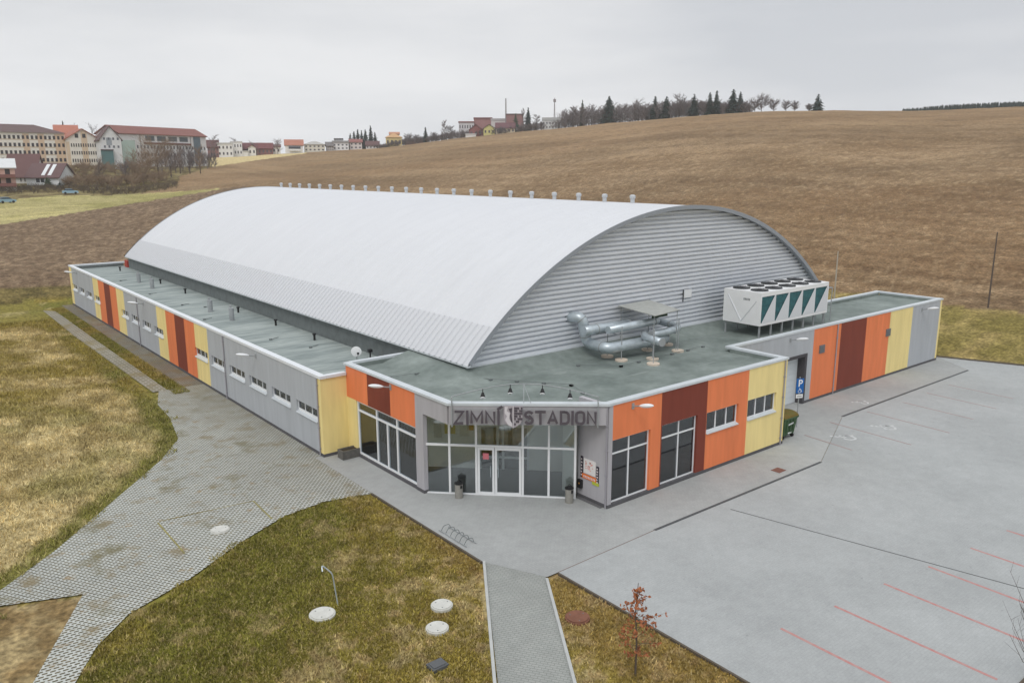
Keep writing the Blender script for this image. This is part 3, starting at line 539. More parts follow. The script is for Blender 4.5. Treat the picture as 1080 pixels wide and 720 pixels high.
# hall: arch
XC, ZC, RAD, YA, YB = 13.714, -9.028, 20.525, 7.5, 67.1
T1 = math.acos((-1.39 - XC) / RAD); T0 = math.pi - T1
MB().box(-1.2, -1.05, 8.1, 67.0, 0, 4.75).build('side_wall', GUTTER, H); MB().box(28.5, 28.65, 8.0, 67, 0, 4.75).build('side_wall', GREY, H)
def arch_sheet(t0, t1, pitch, hgt, m, name, lift=0, y0=YA, y1=YB, seg=60):
    prof = []; y = y0
    while y < y1 - 1e-6:
        prof += [(y, 0), (y + pitch * .70, 0), (y + pitch * .78, hgt), (y + pitch * .92, hgt)]; y += pitch
    prof.append((y1, 0)); ts = np.linspace(t0, t1, seg + 1); vs = []; fs = []; n = len(prof)
    for t in ts:
        for (yy, h) in prof: vs.append((XC + (RAD + lift + h) * math.cos(t), min(yy, y1), ZC + (RAD + lift + h) * math.sin(t)))
    for i in range(seg):
        for k in range(n - 1): fs.append((i * n + k, i * n + k + 1, (i + 1) * n + k + 1, (i + 1) * n + k))
    mb = MB(); mb.add(vs, fs); return mb.build(name, m, H, fix=False)
TB = T1 - 2.1 / RAD
ar = arch_sheet(T0, TB, .31, .012, RWHITE, 'arched_roof'); ar['label'] = 'huge white barrel roof of ribbed metal sheet'
eb = arch_sheet(TB + .0002, T1 + .006, .46, .07, RBAND, 'eave_sheet', lift=.03, seg=8)
# underside and edge trims
ts = np.linspace(T0, T1, 61); VG = mat('verge_grey', (146, 151, 158), .5)
for y0, y1 in ((YA, YA + .02), (YB - .02, YB)):
    vs = []
    for t in ts: vs += [(XC + (RAD + .06) * math.cos(t), y0, ZC + (RAD + .06) * math.sin(t)), (XC + (RAD - .16) * math.cos(t), y0, ZC + (RAD - .16) * math.sin(t)), (XC + (RAD + .06) * math.cos(t), y1, ZC + (RAD + .06) * math.sin(t)), (XC + (RAD - .16) * math.cos(t), y1, ZC + (RAD - .16) * math.sin(t))]
    fs = []
    for i in range(60): a = i * 4; b = a + 4; fs += [(a, b, b + 1, a + 1), (a + 2, a + 3, b + 3, b + 2), (a, a + 2, b + 2, b), (a + 1, b + 1, b + 3, a + 3)]
    MB().add(vs, fs).build('verge_trim', VG, H)
un = MB(); vs = []
for t in ts:
    for y in (YA + .03, YB - .03): vs.append((XC + (RAD - .1) * math.cos(t), y, ZC + (RAD - .1) * math.sin(t)))
un.add(vs, [(i * 2, i * 2 + 1, i * 2 + 3, i * 2 + 2) for i in range(60)]); un.build('roof_underside', mat('underside', (170, 174, 180), .7), H, fix=False)
# gable of lapped horizontal sheets
YG = 8.0; gz0 = 4.66
def xa(z, r=RAD - .12): return math.sqrt(max(0, r * r - (z - ZC) ** 2))
gb = MB(); z = gz0; vs = []; fs = []
while z < ZC + RAD - .35:
    zt_, hh = z, .238
    pr = [(0, -.13), (.012, -.15), (.125, -.15), (.15, -.01), (hh, .0)]
    rows = [(zt_ + a, b) for a, b in pr]
    for (za, ya), (zb, yb) in list(zip(rows[:-1], rows[1:])) + [(rows[-1], (rows[-1][0], -.13))]:
        w0, w1 = xa(za), xa(zb); o0 = len(vs)
        vs += [(XC - w0, YG + ya, za), (XC + w0, YG + ya, za), (XC + w1, YG + yb, zb), (XC - w1, YG + yb, zb)]; fs.append((o0, o0 + 1, o0 + 2, o0 + 3))
    z += hh
gb.add(vs, fs); gw = gb.build('gable_wall', SHEET, H, fix=False); gw['label'] = 'arched gable of horizontal silver sheet metal'
bk = MB(); zs = np.linspace(0.0, ZC + RAD - .2, 40); vs = []; fs = []
for y in (YG + .1, YB - .5):
    o0 = len(vs)
    for z in zs: w = min(14.8, xa(max(z, gz0))); vs += [(XC - w, y, z), (XC + w, y, z)]
    fs += [(o0 + 2 * i, o0 + 2 * i + 1, o0 + 2 * i + 3, o0 + 2 * i + 2) for i in range(39)]
bk.add(vs, fs).build('end_wall', GREY, H, fix=False)
MB().box(-1.2, 28.6, YG - .14, YG + .02, 4.2, 4.6).build('upstand', MEMB, H); MB().box(-1.3, 28.7, YG - .19, YG - .1, 4.6, 4.67).build('flashing', COPING, H)
# eave edge
MB().box(-1.5, -1.3, 7.5, 67.1, 4.72, 4.8).build('eave_gutter', COPING, H)
ev = MB().box(-1.21, -1.19, 13, 67, 3.62, 4.7)
# ridge vents
vp = MB(); vp.cyl(0, 0, 0, .3, .13, 10); vp.cyl(0, 0, .3, .46, .17, 10, .18); vp.cyl(0, 0, .46, .52, .18, 10, .09)
rv0 = vp.build('ridge_vent', mat('vent_white', (186, 189, 192), .5), ar)
for k in range(23):
    o = rv0 if k == 0 else rv0.copy()
    if k: COL.objects.link(o); o.parent = ar
    o.location = (XC + .4, 12.1 + 2.333 * k, ZC + RAD - .02)
# vent pipes on the left roof
for x, y, s in ((-3.4, 54.8, 1), (-3.5, 50.3, 1), (-3.5, 35.9, 1), (-3.5, 31.7, 1), (-2.55, 64.9, 0), (-2.1, 52.9, 0), (-2.2, 45.7, 0), (-2.1, 34.3, 0), (-1.95, 28.1, 0), (-2.0, 22.3, 0)):
    if s: m_ = MB().cyl(x, y, 3.6, 4.45, .17, 12).cyl(x + .02, y + .2, 4.35, 4.62, .08, 8)
    else: m_ = MB().cyl(x, y, 3.6, 3.95, .07, 8).cyl(x, y, 3.95, 4.03, .12, 8)
    m_.build('vent_pipe', GALVD if s else BLACK, fl)
for x, y in ((-4.6, 47), (-4.2, 40), (-3.2, 38), (-4.9, 33), (-4.0, 24), (-3.1, 20.5), (-4.4, 57)):
    MB().tube([(x, y, 3.66), (x + .6, y + .3, 3.66)], .018, 6).box(x - .07, x + .07, y - .07, y + .07, 3.6, 3.7).build('roof_bracket', GUTTER, fl)
# satellite dish on the left wing roof, near the block
sd_ = empty('satellite_dish', (-3.0, 15.2, 3.62), 'small white satellite dish on the left wing roof beside the orange panels', 'satellite dish')
dm = MB(); vs = []; fs = []
for i in range(6):
    r_ = .27 * i / 5; zz = .35 * r_ * r_
    for k in range(20): t = 2 * math.pi * k / 20; vs.append((r_ * math.cos(t), -.12 + zz - .02, .75 + r_ * math.sin(t)))
for i in range(5):
    for k in range(20): fs.append((i * 20 + k, i * 20 + (k + 1) % 20, (i + 1) * 20 + (k + 1) % 20, (i + 1) * 20 + k))
dm.add(vs, fs); do = dm.build('dish', WHITE, sd_, smooth=True); do.rotation_euler.z = R(-35)
MB().cyl(0, 0, 0, .72, .03, 8).box(-.25, .25, -.25, .25, 0, .04).build('mast', GALVD, sd_); MB().tube([(0, -.12, .5), (-.2, -.55, .75)], .015, 6).box(-.25, -.17, -.6, -.5, .7, .8).build('feed_arm', BLACK, sd_)
# small aerial box beside it
MB().cyl(-2.0, 15.6, 3.6, 4.1, .04, 8).box(-2.1, -1.9, 15.5, 15.7, 4.1, 4.25).build('vent_pipe', BLACK, fl)
# lightning wires with little supports
def wire(pts, z):
    lw = MB()
    for (a, b) in zip(pts[:-1], pts[1:]):
        lw.tube([(a[0], a[1], z), (b[0], b[1], z)], .012, 4)
        L_ = math.dist(a, b); n = max(1, int(L_ / 1.1))
        for i in range(n + 1): t = i / n; x = a[0] + (b[0] - a[0]) * t; y = a[1] + (b[1] - a[1]) * t; lw.box(x - .07, x + .07, y - .07, y + .07, 4.22, z)
    lw.build('lightning_wire', GUTTER, H)
wire([(-1.6, 7.6), (1.3, 3.6), (.4, 1.2)], 4.3); wire([(12.0, 4.8), (5.5, 4.6), (4, 6)], 4.3); wire([(-4.2, 9.8), (-1.6, 9.4)], 4.3)
for x, y, w, h in ((-3.4, 10.4, .9, .05), (2.5, 5.6, .5, .18), (5.2, 3.2, .9, .06), (9.3, 2.4, .8, .05)):
    MB().poly([(x + w * math.cos(t) * (.8 + .2 * math.sin(3 * t)), y + h * math.sin(t)) for t in np.linspace(0, 5.9, 14)], 4.224).build('membrane_patch', mat('patch_pale', (138, 146, 142), .85), fr)
# wall lamps
def wall_lamp(F, s, z):
    a = MB(F); a.box(s - .06, s + .06, 0, .04, z - .12, z + .12); a.tube([(s, .02, z), (s, .25, z + .05), (s, .42, z + .1)], .03, 8)
    L_ = a.build('wall_lamp', GALVD, H)
    h = MB(F); vs = []; fs = []; n = 12; m = 9
    for i in range(m + 1):
        q = i / m; w = .13 * math.sin(math.pi * min(1, q * .97 + .03)) ** .6 + .02; hh = .075 * math.sin(math.pi * min(1, q * .97 + .03)) ** .7 + .015
        for k in range(n): t = 2 * math.pi * k / n; vs.append((s + w * math.cos(t), .38 + .72 * q, z + .1 + .16 * q + hh * math.sin(t)))
    for i in range(m):
        for k in range(n): fs.append((i * n + k, i * n + (k + 1) % n, (i + 1) * n + (k + 1) % n, (i + 1) * n + k))
    fs += [tuple(range(n)), tuple(range(m * n, m * n + n))]; h.add(vs, fs); h.build('lamp_head', WHITE, L_, smooth=True)
for F, s, z in ((FF, 1.35, 4.15), (FW, 17.75, 4.1), (FW, 33.7, 4.05), (FL, 20.6, 3.6), (FL, 42.6, 3.6), (FL, 65.8, 3.6), (FS, 8.55, 4.2)): wall_lamp(F, s, z)
# downpipes
dpm = mat('downpipe_grey', (150, 148, 154), .6)
for F, s, h in ((FC, .06, 4.4), (FL, 25.6, 3.92), (FL, 44.4, 3.92), (FL, 13.05, 3.92), (FF, 12.2, 4.4), (FW, 22.75, 4.4), (FR, 3.0, 4.4)):
    o = MB(F); o.tube([(s, .05, .02), (s, .05, h)], .035, 8)
    for k in range(4): o.box(s - .05, s + .05, .0, .09, .4 + k * 1.05, .44 + k * 1.05)
    o.build('downpipe', dpm if F is not FR else YELLOW, H)
# sign
LET = mat('sign_letters', (84, 78, 84), .7)
sg = MB(FD); sg.box(.13, .17, .06, .14, 3.55, 4.78); sg.box(CL - .42, CL - .38, .06, .14, 3.55, 4.6); sg.box(.13, CL - .38, .10, .12, 4.28, 4.30); sg.box(.13, CL - .38, .10, .12, 3.64, 3.66)
sgo = sg.build('sign', GALVD, H); sgo['label'] = 'frame of the sign reading ZIMNÍ STADION'
def arcp(cx, cz_, rx, rz, a0, a1, n=7): return [(cx + rx * math.cos(R(a0 + (a1 - a0) * k / n)), cz_ + rz * math.sin(R(a0 + (a1 - a0) * k / n))) for k in range(n + 1)]
RO = arcp(.26, .26, .26, .26, 180, 270) + arcp(.34, .26, .26, .26, 270, 360) + arcp(.34, .74, .26, .26, 0, 90) + arcp(.26, .74, .26, .26, 90, 180)
GLY = {'Z': [[(0, 1), (.6, 1), (0, 0), (.6, 0)]], 'I': [[(0, 0), (0, 1)]], 'Í': [[(0, 0), (0, 1)], [(.0, 1.24), (.2, 1.40)]], 'M': [[(0, 0), (0, 1), (.38, .25), (.76, 1), (.76, 0)]], 'N': [[(0, 0), (0, 1), (.58, 0), (.58, 1)]],
       'T': [[(.32, 0), (.32, 1)], [(0, 1), (.64, 1)]], 'A': [[(0, 0), (.34, 1), (.68, 0)], [(.12, .3), (.56, .3)]], 'O': [RO + [RO[0], RO[1]]], 'D': [[(.3, 0), (0, 0), (0, 1), (.3, 1)] + arcp(.28, .72, .32, .28, 90, 0, 5) + arcp(.28, .28, .32, .28, 0, -90, 5)],
       'S': [arcp(.3, .76, .28, .24, 20, 270, 9) + arcp(.3, .26, .29, .26, 90, -160, 9)]}
GW = {'Z': .6, 'I': 0, 'Í': 0, 'M': .76, 'N': .58, 'T': .64, 'A': .68, 'O': .6, 'D': .6, 'S': .58}
def word(txt, s0, s1, z0, z1, n):
    """block letters of flat metal, each letter one plate"""
    lw_ = .17; gap = .30; tot = sum(GW[c] for c in txt) + (len(txt) - 1) * gap; kx = (s1 - s0 - .1) / tot; hz_ = z1 - z0; x = s0 + .05; ins = lw_ * hz_ / 2
    for c in txt:
        mb = MB(FD)
        for q, st in enumerate(GLY[c]):
            P = [(x + a * kx, z0 + ins + b * (hz_ - 2 * ins)) for a, b in st]; w = lw_ * hz_ / 2; Lp = []; Rp = []
            for k in range(len(P)):
                a = Vector(P[k]) - Vector(P[k - 1]) if k else Vector(P[1]) - Vector(P[0]); b = Vector(P[k + 1]) - Vector(P[k]) if k < len(P) - 1 else a
                a = a.normalized(); b = b.normalized(); m_ = Vector((-(a.y + b.y), a.x + b.x)); m_ = m_.normalized() if m_.length > 1e-3 else Vector((-a.y, a.x)); cs_ = max(.42, m_.dot(Vector((-a.y, a.x)))); o_ = m_ * (w / cs_)
                e = a * (w * .0 if 0 < k < len(P) - 1 else (-w if k == 0 else w)) if c not in 'OD' else Vector((0, 0)); p_ = Vector(P[k]) + (e if c in 'ZITSNMÍA' and (k == 0 or k == len(P) - 1) and not (c in 'ZNMAS') else Vector((0, 0)))
                if c in 'NMZA' or c == 'Í': o_ = m_ * (w / max(.6, cs_))
                Lp.append(p_ + o_); Rp.append(p_ - o_)
            for k in range(len(P) - 1): ply(mb, [tuple(Rp[k]), tuple(Rp[k + 1]), tuple(Lp[k + 1]), tuple(Lp[k])], n, n + .05 + .0015 * q + .0007 * (k % 2))
        o = mb.build('sign_letter', LET, sgo); o['label'] = 'letter ' + c; x += (GW[c] + gap) * kx
def ply(mb, pts, n0, n1):
    k = len(pts); mb.add([(a, n0, b) for a, b in pts] + [(a, n1, b) for a, b in pts], [tuple(range(k)), tuple(range(k, 2 * k))[::-1]] + [(i, (i + 1) % k, k + (i + 1) % k, k + i) for i in range(k)])
word('ZIMNÍ', .22, 2.05, 3.68, 4.26, .16); word('STADION', 3.0, CL - .46, 3.68, 4.26, .16)
# crest: shield, pale rampant beast on the left half, chequered dark marks on the right half
def ply(mb, pts, n0, n1):
    k = len(pts); mb.add([(a, n0, b) for a, b in pts] + [(a, n1, b) for a, b in pts], [tuple(range(k)), tuple(range(k, 2 * k))[::-1]] + [(i, (i + 1) % k, k + (i + 1) % k, k + i) for i in range(k)])
cs, cz = 2.58, 4.03
sh = [(-.37, .42), (.37, .42), (.37, -.12), (.3, -.3), (.15, -.42), (0, -.5), (-.15, -.42), (-.3, -.3), (-.37, -.12)]
mb = MB(FD); ply(mb, [(cs + a, cz + b) for a, b in sh], .14, .16); cro = mb.build('crest', mat('crest_grey', (168, 162, 168), .7), sgo)
mb = MB(FD); ply(mb, [(cs + a, cz + b) for a, b in [(-.33, .38), (-.2, .38), (-.25, .2), (-.12, .12), (-.16, -.1), (-.05, -.3), (-.04, -.44), (-.2, -.36), (-.32, -.15), (-.24, 0), (-.34, .12)]], .162, .175); ply(mb, [(cs + a, cz + b) for a, b in [(-.01, .42), (.015, .42), (.015, -.49), (-.01, -.49)]], .162, .178); mb.build('crest_figure', mat('crest_pale', (206, 202, 206), .7), sgo)
mb = MB(FD); rr = random.Random(4)
ply(mb, [(cs + a, cz + b) for a, b in [(-.18, .3), (-.04, .34), (-.06, .05), (-.02, -.3), (-.1, -.2), (-.14, .02), (-.1, .12)]], .163, .176)
for i in range(5):
    for j in range(7):
        if (i + j) % 2 == 0 or rr.random() < .35:
            a = .035 + i * .066; b = .37 - j * .11
            if b > -.4 + i * .08: ply(mb, [(cs + a, cz + b), (cs + a + .075, cz + b - .01), (cs + a + .06, cz + b - .1), (cs + a + .01, cz + b - .09)], .163, .176)
mb.build('crest_marks', LET, sgo)
# arched rail with spotlights over the sign
def arc(s): q = (s - .15) / (CL - .55); return (s, -.9 * math.sin(math.pi * q), 4.78 + .28 * math.sin(math.pi * q))
rl = MB(FD); rl.tube([arc(s) for s in np.linspace(.15, CL - .4, 24)], .022, 6); rl.tube([(3.0, 0, 4.45), arc(3.0)], .015, 5); rl.tube([(3.3, .0, 4.45), arc(3.0)], .012, 5)
rl.tube([arc(.15), (.15, -.05, 4.45)], .022, 6); rl.tube([arc(CL - .4), (CL - .4, -.05, 4.45)], .022, 6)
rlo = rl.build('lighting_rail', GALVD, H)
for s in (1.35, 2.45, 3.75, 4.85):
    a, n_, z = arc(s); b = MB(FD); b.tube([(a, n_, z), (a, n_ + .05, z - .18)], .02, 6); b.tube([(a, n_, z - .17), (a, n_ + .1, z - .34)], [.05, .11], 10); b.build('spotlight', BLACK, rlo)
    MB(FD).tube([(a, n_ + .1, z - .34), (a, n_ + .12, z - .37)], [.11, .09], 10).build('lamp_glass', WHITE, rlo)
# notice board at the corner
nb = MB(FC); nb.box(.68, 1.36, .0, .03, 1.22, 1.85); nbo = nb.build('notice_board', mat('board_white', (224, 220, 218), .7), H)
mm = MB(FC); rr = random.Random(2)
for k in range(26): a = .8 + rr.random() * .42; z = 1.32 + rr.random() * .42; mm.box(a, a + .04 + rr.random() * .05, .03, .036, z, z + .03)
mm.build('printed_map', mat('map_pink', (220, 150, 140), .8), nbo)
for s0, z0, z1 in ((1.42, .98, 1.9), (.5, .9, 1.7)):
    b = MB(FC).box(s0, s0 + .14, .0, .025, z0, z1).build('banner', mat('banner_black', (44, 38, 48), .8), nbo)
    t = MB(FC)
    for k in range(6): t.box(s0 + .03 + (k % 2) * .02, s0 + .11, .025, .031, z0 + .08 + k * (z1 - z0 - .1) / 6, z0 + .14 + k * (z1 - z0 - .1) / 6)
    t.build('banner_marks', mat('banner_light', (216, 206, 206), .8), nbo)
MB(FC).box(.62, 1.45, .0, .035, .98, 1.17).build('banner', mat('banner_orange', (226, 116, 42), .8), nbo); MB(FC).box(.48, .85, .0, .04, .86, .99).build('banner', mat('banner_green', (176, 186, 70), .8), nbo)
t = MB(FC)
for k in range(8): t.box(.68 + k * .09, .68 + k * .09 + .05, .035, .04, 1.02, 1.12)
t.build('banner_marks', mat('banner_light', (216, 206, 206), .8), nbo)
lb = MB(FC).box(1.42, 1.66, 0, .12, .5, .86).build('letter_box', BLACK, H); MB(FC).box(1.5, 1.56, .12, .126, .68, .74).build('letter_box_lock', mat('brass', (190, 140, 70), .5), lb)
# hatch in the gable
MB().box(14.0, 14.65, YG - .2, YG - .08, 6.3, 6.75).build('hatch', WHITE, H); MB().tube([(13.9, YG - .2, 6.1), (13.9, YG - .2, 6.8)], .03, 6).build('cable_pipe', BLACK, H)

# ------------------------------------------------------------------ things on the roof
DK = empty('ventilation_ducts', (6, 6, 4.22), 'bundle of round silver ventilation ducts on posts in front of the gable', 'ducts')
def loc(mb0, ox, oy, oz): return MB(lambda x, y, z: (x - ox, y - oy, z - oz))
def dmb(): return loc(None, 6, 6, 4.22)
def duct(pts, r, name='duct', rb=.45):
    P = bend(pts, rb, 6); d = dmb(); d.tube(P, r, 18); o = d.build(name, GALV, DK, smooth=False)
    d2 = dmb(); acc = 0
    for a, b in zip(P[:-1], P[1:]):
        acc += math.dist(a, b)
        if acc > .75:
            acc = 0; dv = (Vector(b) - Vector(a)).normalized(); c0 = Vector(b) - dv * .03; d2.tube([tuple(c0), tuple(c0 + dv * .05)], r * 1.07, 18)
    if d2.v: d2.build('duct_seam', GALVD, o)
    o.data.polygons.foreach_set('use_smooth', [len(p.vertices) == 4 for p in o.data.polygons]); return o
duct([(5.15, 8.05, 6.2), (5.45, 7.3, 6.3), (5.75, 7.25, 4.95), (5.75, 5.75, 4.9), (8.9, 5.6, 4.9), (9.9, 5.6, 4.9)], .27, rb=.35)
duct([(4.9, 6.6, 5.75), (5.9, 6.55, 5.75), (8.0, 6.5, 5.72)], .24)
duct([(6.0, 6.0, 5.75), (9.6, 6.0, 5.78), (9.95, 6.4, 5.7)], .2)
duct([(11.6, 7.8, 5.3), (11.3, 6.1, 5.3), (10.7, 5.45, 5.3), (8.4, 5.3, 5.3)], .19)
duct([(8.6, 5.9, 5.25), (7.75, 5.15, 5.3), (7.45, 3.75, 5.3)], .19)
po = [(6.46, 5.49), (7.08, 3.95), (7.86, 4.68), (10.22, 5.03), (6.5, 6.5), (9.2, 6.2), (11, 6.4)]
for x, y in po:
    dmb().tube([(x, y, 4.25), (x, y, 5.95 if y < 5.6 else 5.5)], .025, 6).build('post', GALVD, DK)
    fo = dmb(); fo.cyl(x, y, 4.22, 4.3, .32, 12); fo.build('foot', mat('foot_pale', (206, 192, 176), .9), DK)
hg = dmb()
for a, b in ((po[0], po[4]), (po[1], po[2])): dmb().tube([(a[0], a[1], 5.5), (b[0], b[1], 5.5)], .02, 6).build('hanger', GALVD, DK)
CN = empty('rain_canopy', (9, 6.0, 4.22), 'flat grey sheet canopy on thin legs above the silver ducts', 'canopy')
cmb = loc(None, 9, 6, 4.22); cmb.add([(8.5, 7.75, 6.48), (11.0, 7.8, 6.52), (10.2, 5.0, 6.45), (8.0, 4.75, 6.42), (8.5, 7.75, 6.44), (11.0, 7.8, 6.48), (10.2, 5.0, 6.41), (8.0, 4.75, 6.38)], [(0, 1, 2, 3), (4, 7, 6, 5), (0, 4, 5, 1), (1, 5, 6, 2), (2, 6, 7, 3), (3, 7, 4, 0)])
cmb.build('canopy_sheet', mat('canopy_grey', (166, 168, 164), .8, var=.1, scale=3), CN)
for x, y in ((8.08, 4.85), (10.12, 5.08), (8.6, 7.6), (10.8, 7.6)): loc(None, 9, 6, 4.22).tube([(x, y, 4.22), (x, y, 6.4)], .018, 6).build('leg', GALVD, CN)
loc(None, 9, 6, 4.22).box(8.05, 9.2, 4.95, 5.0, 6.24, 6.38).build('canopy_edge', mat('canopy_green', (40, 58, 46), .8), CN)
# chiller
CHX0, CHX1, CHY0, CHY1, CHZ0, CHZ1 = 16.2, 23.15, 4.2, 6.7, 4.92, 6.8
CH = empty('air_chiller', (19.7, 5.4, 4.22), 'long white air-cooled chiller with ten black fans, standing on legs on the flat roof', 'chiller')
cm_ = lambda: loc(None, 19.7, 5.4, 4.22)
CW = mat('chiller_white', (226, 227, 228), .5, var=.03, scale=1); CT = mat('coil_teal', (48, 96, 102), .5, var=.25, scale=5); CG = mat('chiller_grey', (206, 209, 213), .5)
b = cm_(); b.box(CHX0, CHX1, CHY0, CHY1, CHZ1 - .24, CHZ1); b.box(CHX0, CHX1, CHY0, CHY1, CHZ0, CHZ0 + .14); b.box(CHX0, CHX0 + .06, CHY0, CHY1, CHZ0 + .14, CHZ1 - .24); b.box(CHX1 - .06, CHX1, CHY0, CHY1, CHZ0 + .14, CHZ1 - .24); b.build('casing', CW, CH)
b = cm_(); b.tube([(CHX0 - .012, CHY1 - .3, CHZ1 - .3), (CHX0 - .012, 5.45, CHZ0 + .15)], .035, 4); b.tube([(CHX0 - .012, CHY0 + .3, CHZ1 - .5), (CHX0 - .012, 5.45, CHZ0 + .15)], .025, 4); b.build('casing_rib', CG, CH)
t_ = cm_(); rr = random.Random(8)
for k in range(5): t_.box(CHX0 - .01, CHX0 - .003, 5.35 - k * .09, 5.30 - k * .09, CHZ1 - .52, CHZ1 - .40)
t_.build('casing_marks', GUTTER, CH)
nb_ = 5; w = (CHX1 - CHX0 - .1) / nb_
for k in range(nb_):
    x0 = CHX0 + .05 + k * w; x1 = x0 + w; za, zb = CHZ0 + .14, CHZ1 - .24
    c = cm_(); c.add([(x0 + .06, CHY0 + .05, za), (x1 - .06, CHY0 + .05, za), (x1 - .06, CHY0 + .05, zb), (x0 + .06, CHY0 + .05, zb), (x0 + .06, CHY1 - .1, za), (x1 - .06, CHY1 - .1, za), (x1 - .06, CHY1 - .1, zb), (x0 + .06, CHY1 - .1, zb)],
                     [(0, 1, 2, 3), (4, 7, 6, 5), (0, 4, 5, 1), (3, 2, 6, 7), (0, 3, 7, 4), (1, 5, 6, 2)])
    for q in range(1, 3): zq = za + (zb - za) * q / 3; c.box(x0 + .06, x1 - .06, CHY0 + .02, CHY0 + .045, zq - .015, zq + .015)
    c.build('coil', CT, CH)
    g_ = cm_(); g_.add([(x0 + .1, CHY0 - .01, za), (x1 - .02, CHY0 - .01, za), (x1 - .02, CHY0 - .01, zb), (x1 - .1, CHY0 - .01, zb), (x0 + .1, CHY0 + .015, za), (x1 - .02, CHY0 + .015, za), (x1 - .02, CHY0 + .015, zb), (x1 - .1, CHY0 + .015, zb)],
                       [(0, 1, 2, 3), (4, 7, 6, 5), (0, 4, 5, 1), (1, 5, 6, 2), (2, 6, 7, 3), (3, 7, 4, 0)]); g_.build('side_plate', CG, CH)
    for y in (4.85, 6.05):
        f = cm_(); f.cyl((x0 + x1) / 2, y, CHZ1, CHZ1 + .05, .50, 20, .48)
        fo = f.build('fan', mat('fan_ring', (58, 60, 62), .6), CH)
        f = cm_()
        for q in range(6):
            t = q * math.pi / 3; X_, Y_ = (x0 + x1) / 2, y; f.add([(X_ + .08 * math.cos(t), Y_ + .08 * math.sin(t), CHZ1 + .075), (X_ + .48 * math.cos(t), Y_ + .48 * math.sin(t), CHZ1 + .08), (X_ + .46 * math.cos(t + .1), Y_ + .46 * math.sin(t + .1), CHZ1 + .1)], [(0, 1, 2)])
        f.cyl(X_, Y_, CHZ1 + .07, CHZ1 + .12, .12, 10); f.build('fan_guard', mat('fan_grey', (96, 96, 100), .6), fo)
for k in range(7):
    for y in (CHY0 + .12, CHY1 - .12):
        x = CHX0 + .15 + k * (CHX1 - CHX0 - .3) / 6; cm_().box(x - .04, x + .04, y - .04, y + .04, 4.22, CHZ0).build('leg', GALVD, CH)
RL = empty('roof_ladder', (24.0, 5.0, 4.22), 'thin grey frame of pipes standing at the far end of the chiller', 'pipe frame')
r_ = loc(None, 24, 5, 4.22)
for x, y in ((23.6, 4.6), (24.3, 4.6), (24.3, 5.6)): r_.tube([(x, y, 4.22), (x, y, 6.3)], .03, 6)
r_.tube([(23.2, 4.6, 6.3), (24.3, 4.6, 6.3), (24.3, 5.6, 6.3)], .03, 6); r_.tube([(23.6, 4.6, 5.3), (24.3, 4.6, 5.3)], .02, 6); r_.build('frame', GALVD, RL)

# ------------------------------------------------------------------ street furniture
def bin_(x, y, label):
    t = empty('litter_bin', (x, y, .055), label, 'litter bin', 'litter bins by the entrance')
    MB().cyl(0, 0, 0, .62, .17, 16).build('body', STONE, t); MB().cyl(0, 0, .62, .66, .19, 16).box(-.05, .05, -.185, -.17, .45, .58).build('lid', BLACK, t); MB().tube([(.14, 0, .66), (.0, 0, .8), (-.14, 0, .66)], .015, 6).build('handle', BLACK, t)
bin_(-4.0, 4.75, 'round grey litter bin with black top, in front of the left entrance panes'); bin_(-.75, 1.45, 'round grey litter bin with black top, below the notice board')
t = empty('planter', (-5.25, 12.05, .055), 'low dark concrete planter against the yellow end wall', 'planter')
mb = MB(); mb.box(-.5, .5, -.28, -.2, 0, .42); mb.box(-.5, .5, .2, .28, 0, .42); mb.box(-.5, -.42, -.2, .2, 0, .42); mb.box(.42, .5, -.2, .2, 0, .42); mb.box(-.42, .42, -.2, .2, 0, .1); mb.build('trough', mat('planter_grey', (98, 96, 92), .9, var=.15, scale=6), t)
MB().box(-.42, .42, -.2, .2, .1, .37).build('soil', mat('soil', (62, 54, 46), .95, var=.3, scale=12), t)
# bicycle rack
t = empty('bicycle_rack', (-6.2, 1.75, .06), 'low steel bicycle rack at the lawn edge left of the footpath', 'bicycle rack')
mb = MB(); mb.tube([(-.22, -.9, .03), (-.22, .9, .03)], .02, 6); mb.tube([(.22, -.9, .03), (.22, .9, .03)], .02, 6); mb.build('base_rail', GALVD, t)
for k in range(6):
    y = -.75 + k * .3; MB().tube(bend([(-.22, y, .03), (-.1, y, .22), (.16, y, .22), (.22, y, .03)], .08, 3), .012, 6).build('hoop', GUTTER, t)
# wheeled container
t = empty('waste_container', (13.4, .62, .055), 'green wheeled waste container with mossy brown lid by the yellow wall', 'waste container')
GR = mat('container_green', (62, 88, 60), .6, var=.12, scale=4)
mb = MB(); b0 = [(-.48, -.36), (.48, -.36), (.48, .36), (-.48, .36)]; b1 = [(-.6, -.46), (.6, -.46), (.6, .46), (-.6, .46)]
mb.add([(x, y, .2) for x, y in b0] + [(x, y, 1.12) for x, y in b1], [(0, 3, 2, 1), (4, 5, 6, 7)] + [(i, (i + 1) % 4, 4 + (i + 1) % 4, 4 + i) for i in range(4)])
mb.box(-.64, .64, -.5, .5, 1.06, 1.14)
for x in (-.3, 0, .3): mb.box(x - .03, x + .03, -.475, -.42, .35, 1.06)
mb.build('body', GR, t)
mb = MB(); vs = []; n = 9
for i in range(n): a = math.pi * i / (n - 1); vs += [(-.63, -.5 * math.cos(a), 1.14 + .2 * math.sin(a)), (.63, -.5 * math.cos(a), 1.14 + .2 * math.sin(a))]
mb.add(vs, [(2 * i, 2 * i + 1, 2 * i + 3, 2 * i + 2) for i in range(n - 1)] + [tuple(range(0, 2 * n, 2)), tuple(range(1, 2 * n, 2))]); mb.build('lid', mat('moss_brown', (112, 86, 40), .9, rgb2=(88, 90, 44), scale=5), t)
